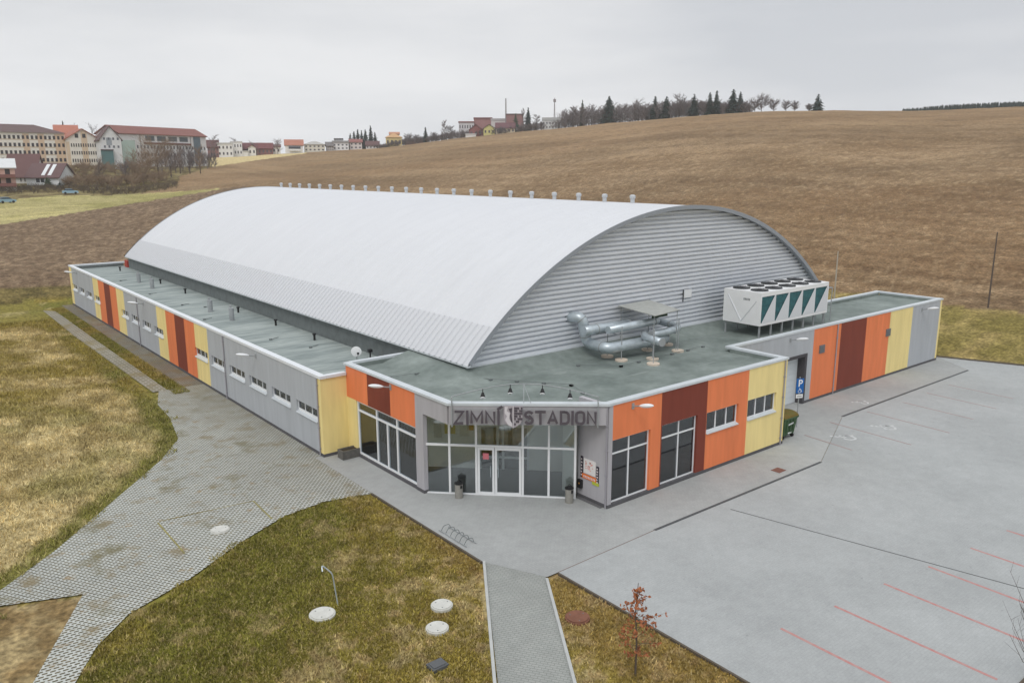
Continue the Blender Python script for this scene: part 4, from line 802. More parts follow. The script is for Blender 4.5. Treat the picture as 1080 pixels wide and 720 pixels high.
for x, y in ((-.42, -.3), (.42, -.3), (-.42, .3), (.42, .3)):
    w_ = MB().tube([(x - .04, y, .1), (x + .04, y, .1)], .1, 12).build('wheel', BLACK, t)
MB().tube([(.64, -.4, 1.0), (.74, -.4, 1.0), (.74, .4, 1.0), (.64, .4, 1.0)], .02, 6).build('handle', GR, t)
mb = MB(); 
for k in range(5): mb.box(-.22 + k * .09, -.16 + k * .09, -.482, -.476, .74 + .01 * k, .82 + .01 * k)
mb.box(-.2, .1, -.46, -.45, .3, .36); mb.build('marking', WHITE, t)
# parking sign
t = empty('parking_sign', (15.35, 1.0, .06), 'blue parking sign on a grey post in front of the recessed door', 'road sign')
MB().tube([(0, 0, -.06), (0, 0, 2.75)], .03, 8).build('post', GALVD, t)
BL = mat('sign_blue', (28, 96, 168), .5)
sg_ = MB().box(-.22, .22, -.06, -.035, 1.88, 2.68).build('sign_plate', BL, t); sg_.rotation_euler.z = R(-25)
mb = MB(); mb.box(-.1, -.03, -.068, -.06, 2.25, 2.62); ring = [(.0 + .0, 2.62), (.08, 2.61), (.13, 2.56), (.14, 2.5), (.12, 2.44), (.07, 2.4), (.0, 2.39)]; inn_ = [(0, 2.56), (.05, 2.55), (.075, 2.52), (.08, 2.5), (.07, 2.47), (.05, 2.455), (0, 2.45)]
mb.box(-.03, .0, -.068, -.06, 2.56, 2.62); mb.box(-.03, .0, -.068, -.06, 2.39, 2.45)
for i in range(6):
    q = [ring[i], ring[i + 1], inn_[i + 1], inn_[i]]; mb.add([(a, -.068, b) for a, b in q] + [(a, -.06, b) for a, b in q], [(0, 1, 2, 3), (7, 6, 5, 4), (0, 4, 5, 1), (1, 5, 6, 2), (2, 6, 7, 3), (3, 7, 4, 0)])
# wheelchair pictogram
P_ = [(.09 * math.cos(a) - .01, 2.0 + .09 * math.sin(a)) for a in np.linspace(R(140), R(380), 9)]
for a, b_ in zip(P_[:-1], P_[1:]): mb.tube([(a[0], -.064, a[1]), (b_[0], -.064, b_[1])], .012, 4)
for a, b_ in (((-.03, 2.17), (-.02, 2.05)), ((-.02, 2.05), (.08, 2.05)), ((.08, 2.05), (.12, 1.93)), ((-.03, 2.12), (.06, 2.11))): mb.tube([(a[0], -.064, a[1]), (b_[0], -.064, b_[1])], .014, 4)
mb.build('sign_symbol', WHITE, sg_)
MB().box(-.2, .2, -.058, -.035, 1.62, 1.82).build('sub_plate', WHITE, sg_); MB().box(-.14, .14, -.064, -.058, 1.7, 1.73).build('sub_plate_text', BLACK, sg_)
# manholes
def manhole(u_, x, y, r, m, label, z=0, hgt=.05):
    t = empty('manhole_cover', (x, y, z), label, 'manhole cover', 'manhole covers')
    MB().cyl(0, 0, -.05, hgt, r, 28, r * .97).build('ring', m, t); MB().cyl(0, 0, hgt, hgt + .03, r * .86, 28).build('lid', m, t)
    l = MB()
    for a in (0, 2.1, 4.2): l.box(r * .6 * math.cos(a) - .018, r * .6 * math.cos(a) + .018, r * .6 * math.sin(a) - .018, r * .6 * math.sin(a) + .018, hgt + .03, hgt + .035)
    l.build('lifting_hole', GUTTER, t)
manhole(0, -12.5, .1, .42, PALE, 'pale round manhole cover beside the bent steel pipe on the lawn'); manhole(0, -12.91, 8.0, .36, PALE, 'pale round manhole cover set among the grass pavers', .05, .03)
manhole(0, -9.35, -1.88, .36, PALE, 'pale round manhole cover nearer the plaza of the close pair on the lawn', 0, .09); manhole(0, -10.18, -2.86, .36, PALE, 'pale round manhole cover farther from the plaza of the close pair on the lawn', 0, .09)
manhole(0, -6.47, -5.08, .4, mat('rusty_iron', (120, 82, 66), .9, var=.15, scale=5), 'rusty brown round manhole cover on the grass right of the footpath', 0, .06)
t = MB(); t.box(-11.45, -10.95, -4.6, -4.2, .0, .1); t.box(-11.4, -11.0, -4.55, -4.25, .1, .13); tag(t.build('hatch_cover', mat('hatch_slate', (92, 94, 96), .8), None), 'small dark square hatch cover low on the front lawn', 'hatch cover')
t = MB(); t.box(8.85, 9.4, -2.2, -1.75, .04, .068); tag(t.build('gully_grate', mat('rust_red', (120, 84, 74), .9), None), 'small rusty gully grate by the long dark drain', 'gully grate')
t = MB().tube(bend([(-11.85, .3, -.1), (-11.95, .4, 1.1), (-12.25, .5, 1.45), (-12.3, .35, 1.3)], .12, 4), .022, 8).build('bent_pipe', GALV, None); tag(t, 'bent thin steel pipe standing by the pale manhole cover', 'pipe')
for i, (u_, v_, d_, h_, lb_) in enumerate(((884, 318, 104, 6.6, 'thin pale pole at the field edge behind the chiller'), (1052, 327, 88, 8.6, 'tall thin dark pole at the field edge right of the hall'))):
    d_ = hit(u_, v_, dmin=60) or d_; p = at(u_, (265, 245)[i], d_); g0 = zt(p[0], p[1]); tag(MB().tube([(p[0], p[1], g0 - .5), (p[0], p[1], p[2])], [.08, .05], 8).build('field_pole', mat('pole%d' % i, ((166, 160, 150), (92, 82, 76))[i], .9), None), lb_, 'pole', 'poles at the field edge')

# ------------------------------------------------------------------ trees
TW = mat('bare_twigs', (126, 112, 104), .95); TWB = mat('brown_twigs', (138, 118, 98), .95); TWG = mat('grey_twigs', (116, 108, 108), .95); BARK = mat('bark', (88, 78, 70), .95); BIRCH = mat('pale_bark', (168, 162, 152), .9)
CONF = mat('conifer_needles', (36, 50, 46), .95, var=.35, scale=.8); CONF2 = mat('conifer_needles_olive', (62, 74, 54), .95, var=.35, scale=.8)
def twigs(mb, p, h, w, rng, n1=14, n2=8, n3=6, th=.05, upright=.6, trunk_frac=.25):
    """bare crown of thin tapering twigs"""
    P = Vector(p)
    def prism(a, b, ra, rb):
        d = (b - a); l = d.length
        if l < 1e-4: return
        d /= l; s = d.cross(Vector((.3, .2, 1))).normalized(); t = d.cross(s)
        vs = []
        for q, r in ((a, ra), (b, rb)):
            for k in range(3): an = k * 2.094; vs.append(tuple(q + (s * math.cos(an) + t * math.sin(an)) * r))
        mb.add(vs, [(0, 1, 4, 3), (1, 2, 5, 4), (2, 0, 3, 5)])
    top = P + Vector((rng.uniform(-.05, .05) * w, rng.uniform(-.05, .05) * w, h * .92)); prism(P, P + (top - P) * .5, th * 2.2, th * 1.3); prism(P + (top - P) * .5, top, th * 1.3, th * .4)
    for i in range(n1):
        f = trunk_frac + (1 - trunk_frac) * (i + rng.random() * .5) / n1 * .9; a0 = P + (top - P) * f; an = rng.uniform(0, 6.28); L = w * .5 * (1.0 - .55 * abs(f - .5)) * rng.uniform(.8, 1.15)
        d = Vector((math.cos(an), math.sin(an), upright * rng.uniform(.6, 1.6))).normalized(); a1 = a0 + d * L; prism(a0, a1, th * .8, th * .45)
        for j in range(n2):
            g = (j + 1) / n2; b0 = a0 + (a1 - a0) * g; e = (d + Vector((rng.uniform(-1, 1), rng.uniform(-1, 1), rng.uniform(-.2, 1.1)))).normalized(); b1 = b0 + e * L * rng.uniform(.3, .55); prism(b0, b1, th * .5, th * .28)
            for k in range(n3):
                g2 = (k + 1) / n3; c0 = b0 + (b1 - b0) * g2; e2 = (e + Vector((rng.uniform(-1, 1), rng.uniform(-1, 1), rng.uniform(-.3, 1)))).normalized(); prism(c0, c0 + e2 * L * rng.uniform(.15, .3), th * .35, th * .15)
def bare_tree(u, vtop, vbase, wpx, dist, label, m=TW, rng=None, name='bare_tree', **k):
    rng = rng or random.Random(int(u * 7 + vtop)); p = at(u, vbase, dist); g = zt(p[0], p[1]); h = at(u, vtop, dist)[2] - g; w = wpx / FPX * dist * 1.05
    t = empty(name, (p[0], p[1], g - .1), label, 'tree', 'bare trees around the village')
    mb = MB(); twigs(mb, (0, 0, 0), h, w, rng, th=max(.03, dist * .00015), **k); mb.build('crown', m, t, fix=False); MB().tube([(0, 0, -.5), (0, 0, h * .4)], [h * .022, h * .012], 7).build('trunk', BARK, t); return t
def conifer(u, vtop, vbase, wpx, dist, label, m=CONF, group='conifers on the skyline'):
    rng = random.Random(int(u * 3 + vtop * 5)); p = at(u, vbase, dist); g = zt(p[0], p[1]); h = at(u, vtop, dist)[2] - g; w = wpx / FPX * dist * .80
    t = empty('conifer', (p[0], p[1], g - .1), label, 'tree', group); mb = MB()
    nl = max(14, int(h * 1.7))
    for i in range(nl):
        f = i / nl; z = h * (.06 + .94 * f); r = w * (1 - f) ** .7 * rng.uniform(.75, 1.15) + .15; nb = max(5, int(13 * (1 - f) + 4))
        for k in range(nb):
            a = 6.283 * (k + rng.random() * .8) / nb; rr_ = r * rng.uniform(.6, 1.12); dz = -rr_ * rng.uniform(.15, .5); c_, s_ = math.cos(a), math.sin(a); wd = rr_ * rng.uniform(.18, .34) + .08
            for q in range(3):
                r0 = rr_ * q * .26; r1 = rr_ * (q * .26 + .48); z0 = z + dz * q * .3 + rng.uniform(-.1, .1) * h / nl * 3; z1 = z + dz * (q * .3 + .6)
                mb.add([(c_ * r0 - s_ * wd * .6, s_ * r0 + c_ * wd * .6, z0), (c_ * r0 + s_ * wd * .6, s_ * r0 - c_ * wd * .6, z0 - .1), (c_ * r1, s_ * r1, z1), (c_ * r0, s_ * r0, z0 + h * .03)], [(0, 1, 2), (0, 2, 3), (1, 3, 2)])
    mb.add([(.08, 0, h * .9), (-.08, 0, h * .9), (0, 0, h)], [(0, 1, 2)])
    mb.build('crown', m, t, fix=False); MB().tube([(0, 0, -.5), (0, 0, h * .93)], [h * .02, .03], 7).build('trunk', BARK, t); return t
def scrub(name, label, pts, wpx, m, n_per=3, seed=1, hv=.35, th=None, **k):
    """a belt of bare bushes that reads as one mass; pts: (u, vtop, vbase, dist)"""
    rng = random.Random(seed); mb = MB(); L = []
    for (a, b) in zip(pts[:-1], pts[1:]):
        n = max(1, int(abs(b[0] - a[0]) / wpx * n_per))
        for i in range(n):
            t = (i + rng.random()) / n; L.append([a[j] + (b[j] - a[j]) * t for j in range(4)])
    for u, vt, vb, d in L:
        d *= rng.uniform(.99, 1.05); p = at(u, vb, d); g = zt(p[0], p[1]); h = (at(u, vt, d)[2] - g) * rng.uniform(1 - hv, 1.05)
        twigs(mb, (p[0], p[1], g - .2), max(h, 1.2), wpx / FPX * d * rng.uniform(.8, 1.3), rng, th=th or d * .00014, trunk_frac=.08, **k)
    return tag(mb.build(name, m, None, fix=False), label, 'scrub', kind='stuff')
RD = lambda u: float(np.interp(ray(u, 150)[0], [18, 25.5, 34.6, 39.5, 44.5, 49.75, 55, 60.2, 66.5], [420, 420, 430, 445, 480, 510, 520, 500, 480]))
for u, vt, vb, w, lb_ in ((642, 101, 131, 17, 'broad dark conifer standing alone left of the ridge trees'), (690.5, 101, 127, 11, 'left one of two close dark conifers midway along the ridge'), (702.5, 101, 126.5, 12, 'right one of two close dark conifers midway along the ridge'),
                          (731.5, 98.5, 123, 10, 'slim dark conifer with stepped outline on the ridge, between the two conifer pairs'), (748, 97, 121.5, 9, 'left slim conifer of the pair just before the biggest ridge conifer'), (755, 95, 121, 9, 'right slim conifer of the pair just before the biggest ridge conifer'),
                          (772.5, 93.5, 120, 14, 'biggest dense dark conifer on the ridge'), (780, 96, 119.5, 10, 'dark conifer touching the right side of the biggest ridge conifer'), (862, 98.5, 117, 12, 'lone dark conifer at the right end of the ridge trees')):
    conifer(u, vt, vb, w, RD(u) + 4, lb_)
for k, (u, vt) in enumerate(((370, 140), (374, 138), (378, 136), (382, 137), (386, 136), (391.5, 132), (396, 139))):
    conifer(u, vt, 158, 6.5, RD(u) + 18, 'conifer in the dark clump behind the white houses, counted %s from its left end' % ('first', 'second', 'third', 'fourth', 'fifth', 'sixth', 'last')[k], group='clump of conifers behind the houses')
conifer(449, 133.5, 150, 6, RD(449) + 6, 'small dark conifer between the yellow house and the pale long block'); conifer(544, 119, 137, 7, RD(544) + 12, 'dark conifer beside the brown-roofed cream house', CONF2); conifer(557, 113, 135, 8, RD(557) + 14, 'dark ragged conifer left of the white flat building')
conifer(614, 105, 128, 6, RD(614) + 12, 'thin ragged conifer rising out of the bare scrub', CONF2)
conifer(115, 161, 172, 6, 352, 'left small conifer on the slope below the teal glazing', group='village conifers'); conifer(123, 160, 175, 8, 345, 'right small conifer on the slope below the teal glazing', group='village conifers')
conifer(51, 186, 199, 7, 292, 'round dark evergreen in front of the white house with skylights', CONF2, 'village conifers'); conifer(64, 192, 203, 8, 286, 'low dark evergreen right of the white house with skylights', CONF, 'village conifers'); conifer(67, 127, 138, 4, 420, 'tip of a conifer above the orange roof', CONF, 'village conifers')
scrub('ridge_scrub', 'belt of bare grey-brown scrub along the ridge between the conifers', [(592, 116, 134, RD(592) + 5), (612, 110, 132, RD(612) + 5), (640, 108, 130.5, RD(640) + 5), (680, 107, 127, RD(680) + 5), (720, 103, 124, RD(720) + 5), (790, 107, 119, RD(790) + 5)], 9, TWG, 11, 5, th=.09)
scrub('ridge_scrub', 'belt of bare scrub and gardens along the field edge left of the red roofed houses', [(395, 156, 159, RD(395) + 5), (430, 145, 153, RD(430) + 5), (448, 145, 151, RD(448) + 5), (480, 139, 147, RD(480) + 5), (545, 133, 139, RD(545) + 4), (592, 125, 135, RD(592) + 4)], 7, TWG, 6, 6)
scrub('hedge', 'low brown hedge strip along the lower edge of the village gardens', [(0, 200, 206, 278), (60, 201, 206.5, 275), (120, 201, 206.5, 262), (187, 189, 197, 262)], 7, mat('hedge_dark', (96, 84, 72), .95), 6, 9, n1=7, n2=6, n3=3)
scrub('garden_scrub', 'mass of bare brown shrubs on the slope below the orange school', [(66, 190, 203, 285), (90, 184, 203, 283), (120, 186, 203, 280), (150, 182, 201, 282), (176, 180, 195, 284)], 11, TWB, 5, 12)
scrub('garden_scrub', 'scattered bare bushes higher on the slope between school and gardens', [(70, 178, 188, 318), (110, 174, 186, 318), (140, 170, 184, 315), (160, 166, 182, 312)], 11, TWB, 3, 14)
for k, (u, vt, vb, w, lb_) in enumerate(((92, 172, 196, 15, 'bare shrub tree below the gabled school wing, leftmost of the slope trees'), (106, 168, 197, 15, 'pale bare tree below the small slope conifers'), (134, 170, 199, 17, 'bare brown tree left of the wide pale one'), (143, 158, 190, 13, 'slim bare tree below the green tinted stair wall'),
                              (190, 150, 180, 12, 'upright bare tree in the middle of the belt before the long block'), (200, 151, 178, 11, 'upright bare tree right of the middle of the belt'), (211, 153, 177, 12, 'upright bare tree before the right end of the long block'))):
    bare_tree(u, vt, vb, w, 292 if u < 145 else 325, lb_, (TWB, TW, TWG)[k % 3], n1=20, n2=9, n3=7, trunk_frac=.12, upright=1.1)
scrub('tree_belt', 'thin belt of bare upright trees in front of the long red-roofed block', [(165, 152, 181, 318), (185, 154, 178, 330), (205, 156, 176, 345), (228, 160, 174, 360)], 8, TWG, 4, 15, upright=1.6)
bare_tree(168, 148, 192, 36, 300, 'large round reddish brown bare tree before the long red-roofed block', TWB, n1=30, n2=10, n3=8, trunk_frac=.15); bare_tree(152, 163, 198, 32, 290, 'wide pale brown bare tree left of the large reddish one', TWB, n1=26, n2=10, n3=8, trunk_frac=.12); bare_tree(181, 157, 190, 24, 305, 'grey bare tree right of the large reddish one', TW, n1=24, n2=10, n3=7, trunk_frac=.12)
bare_tree(84, 128, 150, 13, 430, 'bare treetop behind the gabled orange-roofed school wing', TWG); bare_tree(98, 128, 150, 14, 430, 'bare treetop between the gabled school wing and the white block', TWG)
bare_tree(226, 141, 165, 11, 440, 'bare treetop at the right end of the long red-roofed block', TWG); bare_tree(249, 144, 163, 9, 470, 'bare tree behind the white flat-roofed house', TWG); bare_tree(267, 150, 164, 9, 470, 'bare bushy tree between white house and dark red houses', TWG); bare_tree(293, 147, 162, 11, 470, 'bare tree left of the white house with orange roof', TWG)
for u, vt, vb, w, lb_ in ((431, 141, 152, 9, 'bare tree right of the yellow house'), (440, 143, 151, 8, 'second bare tree right of the yellow house'), (457, 140, 149, 8, 'bare tree right of the small skyline conifer'), (469, 125, 147, 8, 'tall pale bare tree left of the pale long block'), (476, 133, 147, 8, 'dark bare tree at the left end of the pale long block'),
                          (552, 111, 136, 6, 'tall thin bare tree above the pink building'), (566, 119, 135, 7, 'bare tree left of the white flat building'), (604, 110, 132, 8, 'bare ragged tree at the left end of the ridge scrub'), (673, 104, 127, 12, 'spreading bare tree just left of the close conifer pair'), (716, 98, 123, 13, 'tall spreading bare tree right of the close conifer pair'),
                          (796, 106, 119, 13, 'bare tree just right of the biggest ridge conifer'), (803, 102, 118.5, 15, 'round dark bare tree in the gap before the lone conifer'), (816, 106, 118, 11, 'pale bare tree right of the round dark one'), (829, 107, 117, 9, 'left tree of the small bare pair near the lone conifer'), (838, 107.5, 117, 9, 'right tree of the small bare pair near the lone conifer'), (853, 111, 117, 8, 'low bare bush left of the lone conifer')):
    bare_tree(u, vt, vb, w, RD(u) + (5 if u > 592 else 8), lb_, TWG, n1=26, n2=10, n3=7, trunk_frac=.12)
# distant forest right of the ridge
mb = MB(); rng = random.Random(5)
for i in range(230):
    u = 952 + 150 * (i / 230) + rng.uniform(-.6, .6); d = 640 + rng.uniform(0, 60); vt = np.interp(u, [955, 1000, 1060, 1100], [114.6, 110.4, 107.4, 106]) + rng.uniform(-.8, .8)
    p = at(u, vt, d); g = zt(p[0], p[1]); h = max(p[2] - g, 2.5); r = rng.uniform(1.5, 2.6)
    for q in range(7):
        z0 = g + h * (.1 + .13 * q); z1 = z0 + h * .26; rr_ = r * (1 - q / 8) * rng.uniform(.8, 1.2); a0 = rng.random() * 3
        mb.add([(p[0] + rr_ * math.cos(a0 + k * 1.2566), p[1] + rr_ * math.sin(a0 + k * 1.2566), z0 + rng.uniform(-.4, .4)) for k in range(5)] + [(p[0], p[1], min(z1, g + h))], [(k, (k + 1) % 5, 5) for k in range(5)])
tag(mb.build('distant_forest', CONF, None, fix=False), 'dark forest edge on the far horizon at the right', 'forest', kind='stuff')

# ------------------------------------------------------------------ village buildings
def cmat(c, r=.85):
    g = sum(c) / 3; c = tuple(int(g + (v - g) * .6) for v in c); return mat('b_%d_%d_%d' % c, c, r, var=.05, scale=.4)
def building(name, label, u0, u1, vb, ve, vr, dist, dist2=None, depth=10, wall=(200, 198, 194), roof=(120, 70, 62), kind='gable', rows=0, cols=0, wcol=(60, 60, 66), wh=.5, ww=.5, hr=(0, 1), vr_=(0, 1), extra=None, cat='house', grp='houses of the village', frontgable=False, over=.5):
    """facade seen between image columns u0..u1 at the given distances; built in local metres"""
    d2 = dist2 or dist; A = at(u0, vb, dist); B = at(u1, vb, d2); A = Vector(A); B = Vector(B); z0 = zt((A.x + B.x) / 2, (A.y + B.y) / 2)
    um = (u0 + u1) / 2; dm = (dist + d2) / 2
    if A.z - z0 < -2 or A.z - z0 > 3: z0 = z0
    ze = at(um, ve, dm)[2] - z0; zr = at(um, vr, dm)[2] - z0
    U = Vector((B.x - A.x, B.y - A.y)); L = U.length; U /= L; N = Vector((U.y, -U.x)); mid = Vector((A.x, A.y)) + U * L / 2
    if N.dot(Vector((CAM[0], CAM[1])) - mid) < 0: N = -N
    t = empty(name, (mid.x, mid.y, z0), label, cat, grp, math.atan2(U.y, U.x)); sgn = 1 if N.dot(Vector((-U.y, U.x))) > 0 else -1
    # local: x along facade (-L/2..L/2), y towards the viewer = +f, back = -f*depth
    F = lambda s, n, z: (s, n * sgn, z)
    h = L / 2; wm = cmat(wall); rm = cmat(roof); mb = MB(F)
    if kind == 'gable' and not frontgable:
        mb.box(-h, h, -depth, 0, -4, ze); mb.add([(-h, -depth, ze), (-h, 0, ze), (-h, -depth / 2, zr), (h, -depth, ze), (h, 0, ze), (h, -depth / 2, zr)], [(0, 1, 2), (3, 5, 4)]); mb.build('wall', wm, t)
        r = MB(F); o = over; th = .3; sl = (zr - ze) / (depth / 2)
        for sg_ in (0, -depth):
            e = o if sg_ == 0 else -o
            r.add([(-h - o, sg_ + e, ze - sl * o), (h + o, sg_ + e, ze - sl * o), (h + o, -depth / 2, zr), (-h - o, -depth / 2, zr), (-h - o, sg_ + e, ze - sl * o + th), (h + o, sg_ + e, ze - sl * o + th), (h + o, -depth / 2, zr + th), (-h - o, -depth / 2, zr + th)],
                  [(0, 1, 2, 3), (4, 7, 6, 5), (0, 4, 5, 1), (1, 5, 6, 2), (2, 6, 7, 3), (3, 7, 4, 0)])
        r.build('roof', rm, t)
    elif kind == 'gable':
        mb.box(-h, h, -depth, 0, -4, ze); mb.add([(-h, 0, ze), (h, 0, ze), (0, 0, zr), (-h, -depth, ze), (h, -depth, ze), (0, -depth, zr)], [(0, 1, 2), (3, 5, 4)]); mb.build('wall', wm, t)
        r = MB(F); o = over; th = .3; sl = (zr - ze) / h
        for sx_ in (-1, 1):
            r.add([(sx_ * (h + o), o, ze - sl * o), (0, o, zr), (0, -depth - o, zr), (sx_ * (h + o), -depth - o, ze - sl * o), (sx_ * (h + o), o, ze - sl * o + th), (0, o, zr + th), (0, -depth - o, zr + th), (sx_ * (h + o), -depth - o, ze - sl * o + th)],
                  [(0, 1, 2, 3), (4, 7, 6, 5), (0, 4, 5, 1), (1, 5, 6, 2), (2, 6, 7, 3), (3, 7, 4, 0)])
        r.build('roof', rm, t)
    elif kind == 'hip':
        mb.box(-h, h, -depth, 0, -4, ze); mb.build('wall', wm, t); o = over; q = min(depth / 2, h * .9)
        MB(F).add([(-h - o, o, ze), (h + o, o, ze), (h + o, -depth - o, ze), (-h - o, -depth - o, ze), (-h + q, -depth / 2, zr), (h - q, -depth / 2, zr)], [(0, 1, 5, 4), (1, 2, 5), (2, 3, 4, 5), (3, 0, 4), (0, 3, 2, 1)]).build('roof', rm, t)
    else:
        mb.box(-h, h, -depth, 0, -4, ze); mb.build('wall', wm, t); MB(F).box(-h - .3, h + .3, -depth - .3, .3, ze, zr).build('roof', rm, t)
    if rows:
        W_ = (L * (hr[1] - hr[0])) / cols; H_ = ze * (vr_[1] - vr_[0]) / rows; w_ = W_ * ww; h_ = H_ * wh; base = None
        wm_ = mat('far_pane_%d' % wcol[0], wcol, .3)
        for i in range(cols):
            for j in range(rows):
                x = -h + L * hr[0] + W_ * (i + .5); z = ze * vr_[0] + H_ * (j + .5)
                if base is None: base = MB(F).box(-w_ / 2, w_ / 2, -.06, .06, -h_ / 2, h_ / 2).build('window', wm_, t); o = base
                else: o = base.copy(); COL.objects.link(o); o.parent = t
                o.location = (x, 0, z)
    if extra: extra(t, F, h, ze, zr, depth)
    return t
def part(t, name, c, F, *boxes):
    for b in boxes: o = MB(F).box(*b).build(name, cmat(c), t)
    return o
def ex_school(t, F, h, ze, zr, dp):
    L = 2 * h
    o = part(t, 'facade_panel', (228, 188, 146), F, (-h + L * .60, -h + L * .66, -.2, .03, 0, ze - .4), (-h + L * .74, -h + L * .80, -.2, .03, 0, ze - .4), (-h + L * .90, h - .1, -.2, .03, 0, ze - .4), (-h + L * .34, -h + L * .37, -.2, .03, ze * .5, ze * .8))
    part(t, 'string_course', (214, 186, 150), F, *[(-h, h, -.2, .02, ze * (.06 + .235 * k), ze * (.06 + .235 * k) + .35) for k in range(4)])
SD = 352
building('school_building', 'long cream and orange four-storey school with brown hipped roof at the left edge', -45, 71, 169, 139.5, 130, 345, 352, 16, (232, 224, 210), (112, 84, 82), 'hip', 4, 24, (70, 66, 70), .48, .55, hr=(.0, 1), vr_=(.03, .97), extra=ex_school, cat='school', grp=None)
def ex_g(t, F, h, ze, zr, dp): part(t, 'facade_panel', (228, 192, 150), F, (-h * .1, h * .25, -.2, .03, 0, ze + (zr - ze) * .8), (-h, -h * .8, -.2, .03, 0, ze * .9)); part(t, 'window', (70, 66, 70), F, (-h * .45, -h * .25, -.1, .05, ze + .5, ze + 2), (-h * .02, h * .18, -.1, .05, ze + .5, ze + 2))
building('school_wing', 'gabled cream school wing with bright orange roof between school and white block', 71.5, 107.5, 168, 147, 136.5, 350, 352, 22, (234, 224, 206), (190, 96, 72), 'gable', 3, 12, (70, 66, 70), .45, .5, hr=(.12, .95), vr_=(.05, .92), extra=ex_g, cat='school', grp=None, frontgable=True)
building('school_annexe', 'low orange roof linking the long school and its gabled wing', 60, 84, 160, 142, 132, 375, 375, 12, (218, 204, 180), (202, 104, 76), 'gable', cat='school', grp=None)
def ex_long(t, F, h, ze, zr, dp):
    L = 2 * h; X = lambda f: -h + L * f
    part(t, 'facade_panel', (176, 206, 190), F, (X(.02), X(.16), -.2, .15, 0, ze * .8)); part(t, 'mansard', (128, 72, 64), F, (X(.26), X(.80), -.3, .5, ze * .70, ze * .75))
    part(t, 'window_band', (92, 104, 112), F, *[(X(.28 + .13 * k), X(.38 + .13 * k), -.1, .06, ze * .8, ze * .95) for k in range(4)])
    part(t, 'stair_glazing', (96, 120, 136), F, (X(.84), X(.92), -.1, .3, ze * .35, ze * .97)); part(t, 'glazed_base', (120, 150, 158), F, (X(.0), X(.12), -.1, .9, -.5, ze * .14)); part(t, 'downpipe', (150, 150, 150), F, (X(.22), X(.225), -.1, .2, 0, ze), (X(.8), X(.805), -.1, .2, 0, ze))
building('apartment_block', 'long white block with red tiled roof and dormer band behind bare trees', 128, 219, 170, 142.5, 134.5, 345, 372, 13, (214, 214, 214), (150, 84, 74), 'gable', 3, 22, (92, 98, 106), .42, .42, hr=(.17, .99), vr_=(.03, .72), extra=ex_long, cat='apartment block', grp=None)
def ex_gl(t, F, h, ze, zr, dp): part(t, 'glazed_base', (78, 128, 130), F, (-h, h * .1, -.1, 1.2, -.5, ze * .62)); part(t, 'roof_edge', (88, 70, 72), F, (-h, h * .15, -.1, 1.4, ze * .62, ze * .66)); part(t, 'window_band', (150, 160, 170), F, (-h * .4, h * .1, -.1, .06, ze * .8, ze * 1.05))
building('gabled_block', 'tall white gable with teal glazed base at the left end of the long red-roofed block', 107.5, 130, 170, 147, 133.5, 340, 341, 20, (216, 217, 218), (112, 80, 80), 'gable', 2, 4, (104, 108, 116), .3, .4, hr=(.1, .95), vr_=(.62, 1.15), extra=ex_gl, cat='apartment block', grp=None, frontgable=True)
def bal(t, F, h, ze, zr, dp):
    part(t, 'balcony', (150, 82, 74), F, (-h * .8, h, -.1, 1.4, ze * .58, ze * .72), (-h * .8, h, -.1, 1.4, ze * .2, ze * .34)); part(t, 'window', (64, 56, 58), F, (-h * .6, -h * .2, -.1, .06, ze * .72, ze * .95), (h * .2, h * .6, -.1, .06, ze * .72, ze * .95), (-h * .6, -h * .2, -.1, .06, ze * .34, ze * .55), (h * .2, h * .6, -.1, .06, ze * .34, ze * .55)); part(t, 'facade_panel', (216, 160, 140), F, (-h * .9, h, -.1, .04, ze * .15, ze * .98))
building('balcony_house', 'house with two salmon balconies and pale roof at the left edge', -8, 18.5, 203, 177, 168, 285, 285, 12, (216, 216, 214), (208, 210, 212), 'gable', extra=bal)
building('barn_house', 'house with big dull red roof behind the balcony house', 8, 40, 197, 186, 163, 305, 303, 12, (206, 204, 200), (118, 74, 72), 'gable', 1, 3, (70, 74, 80), .5, .3, hr=(.4, .8))
def sky_(t, F, h, ze, zr, dp):
    for a in (-.1, .3):
        mb = MB(F); x0, x1 = a * h, (a + .22) * h; sl = (zr - ze) / (dp / 2); mb.add([(x0, -.4, ze + .4 * sl + .42), (x1, -.4, ze + .4 * sl + .42), (x1, -dp * .44, ze + dp * .44 * sl + .42), (x0, -dp * .44, ze + dp * .44 * sl + .42), (x0, -.4, ze + .3), (x1, -.4, ze + .3), (x1, -dp * .44, zr - 1), (x0, -dp * .44, zr - 1)], [(0, 1, 2, 3), (4, 7, 6, 5), (0, 4, 5, 1), (1, 5, 6, 2), (2, 6, 7, 3), (3, 7, 4, 0)]); mb.build('skylight', cmat((216, 220, 224)), t)
    part(t, 'window', (58, 60, 70), F, (-h * .4, -h * .18, -.1, .06, ze * .4, ze * .85), (-h * .12, h * .1, -.1, .06, ze * .4, ze * .85)); part(t, 'hedge_wall', (150, 150, 140), F, (-h, h, -.1, .1, -1, .3))
building('skylight_house', 'white house with maroon roof and two bright skylight strips', 29, 63, 199, 187, 173, 296, 292, 12, (212, 216, 220), (112, 76, 76), 'gable', extra=sky_)
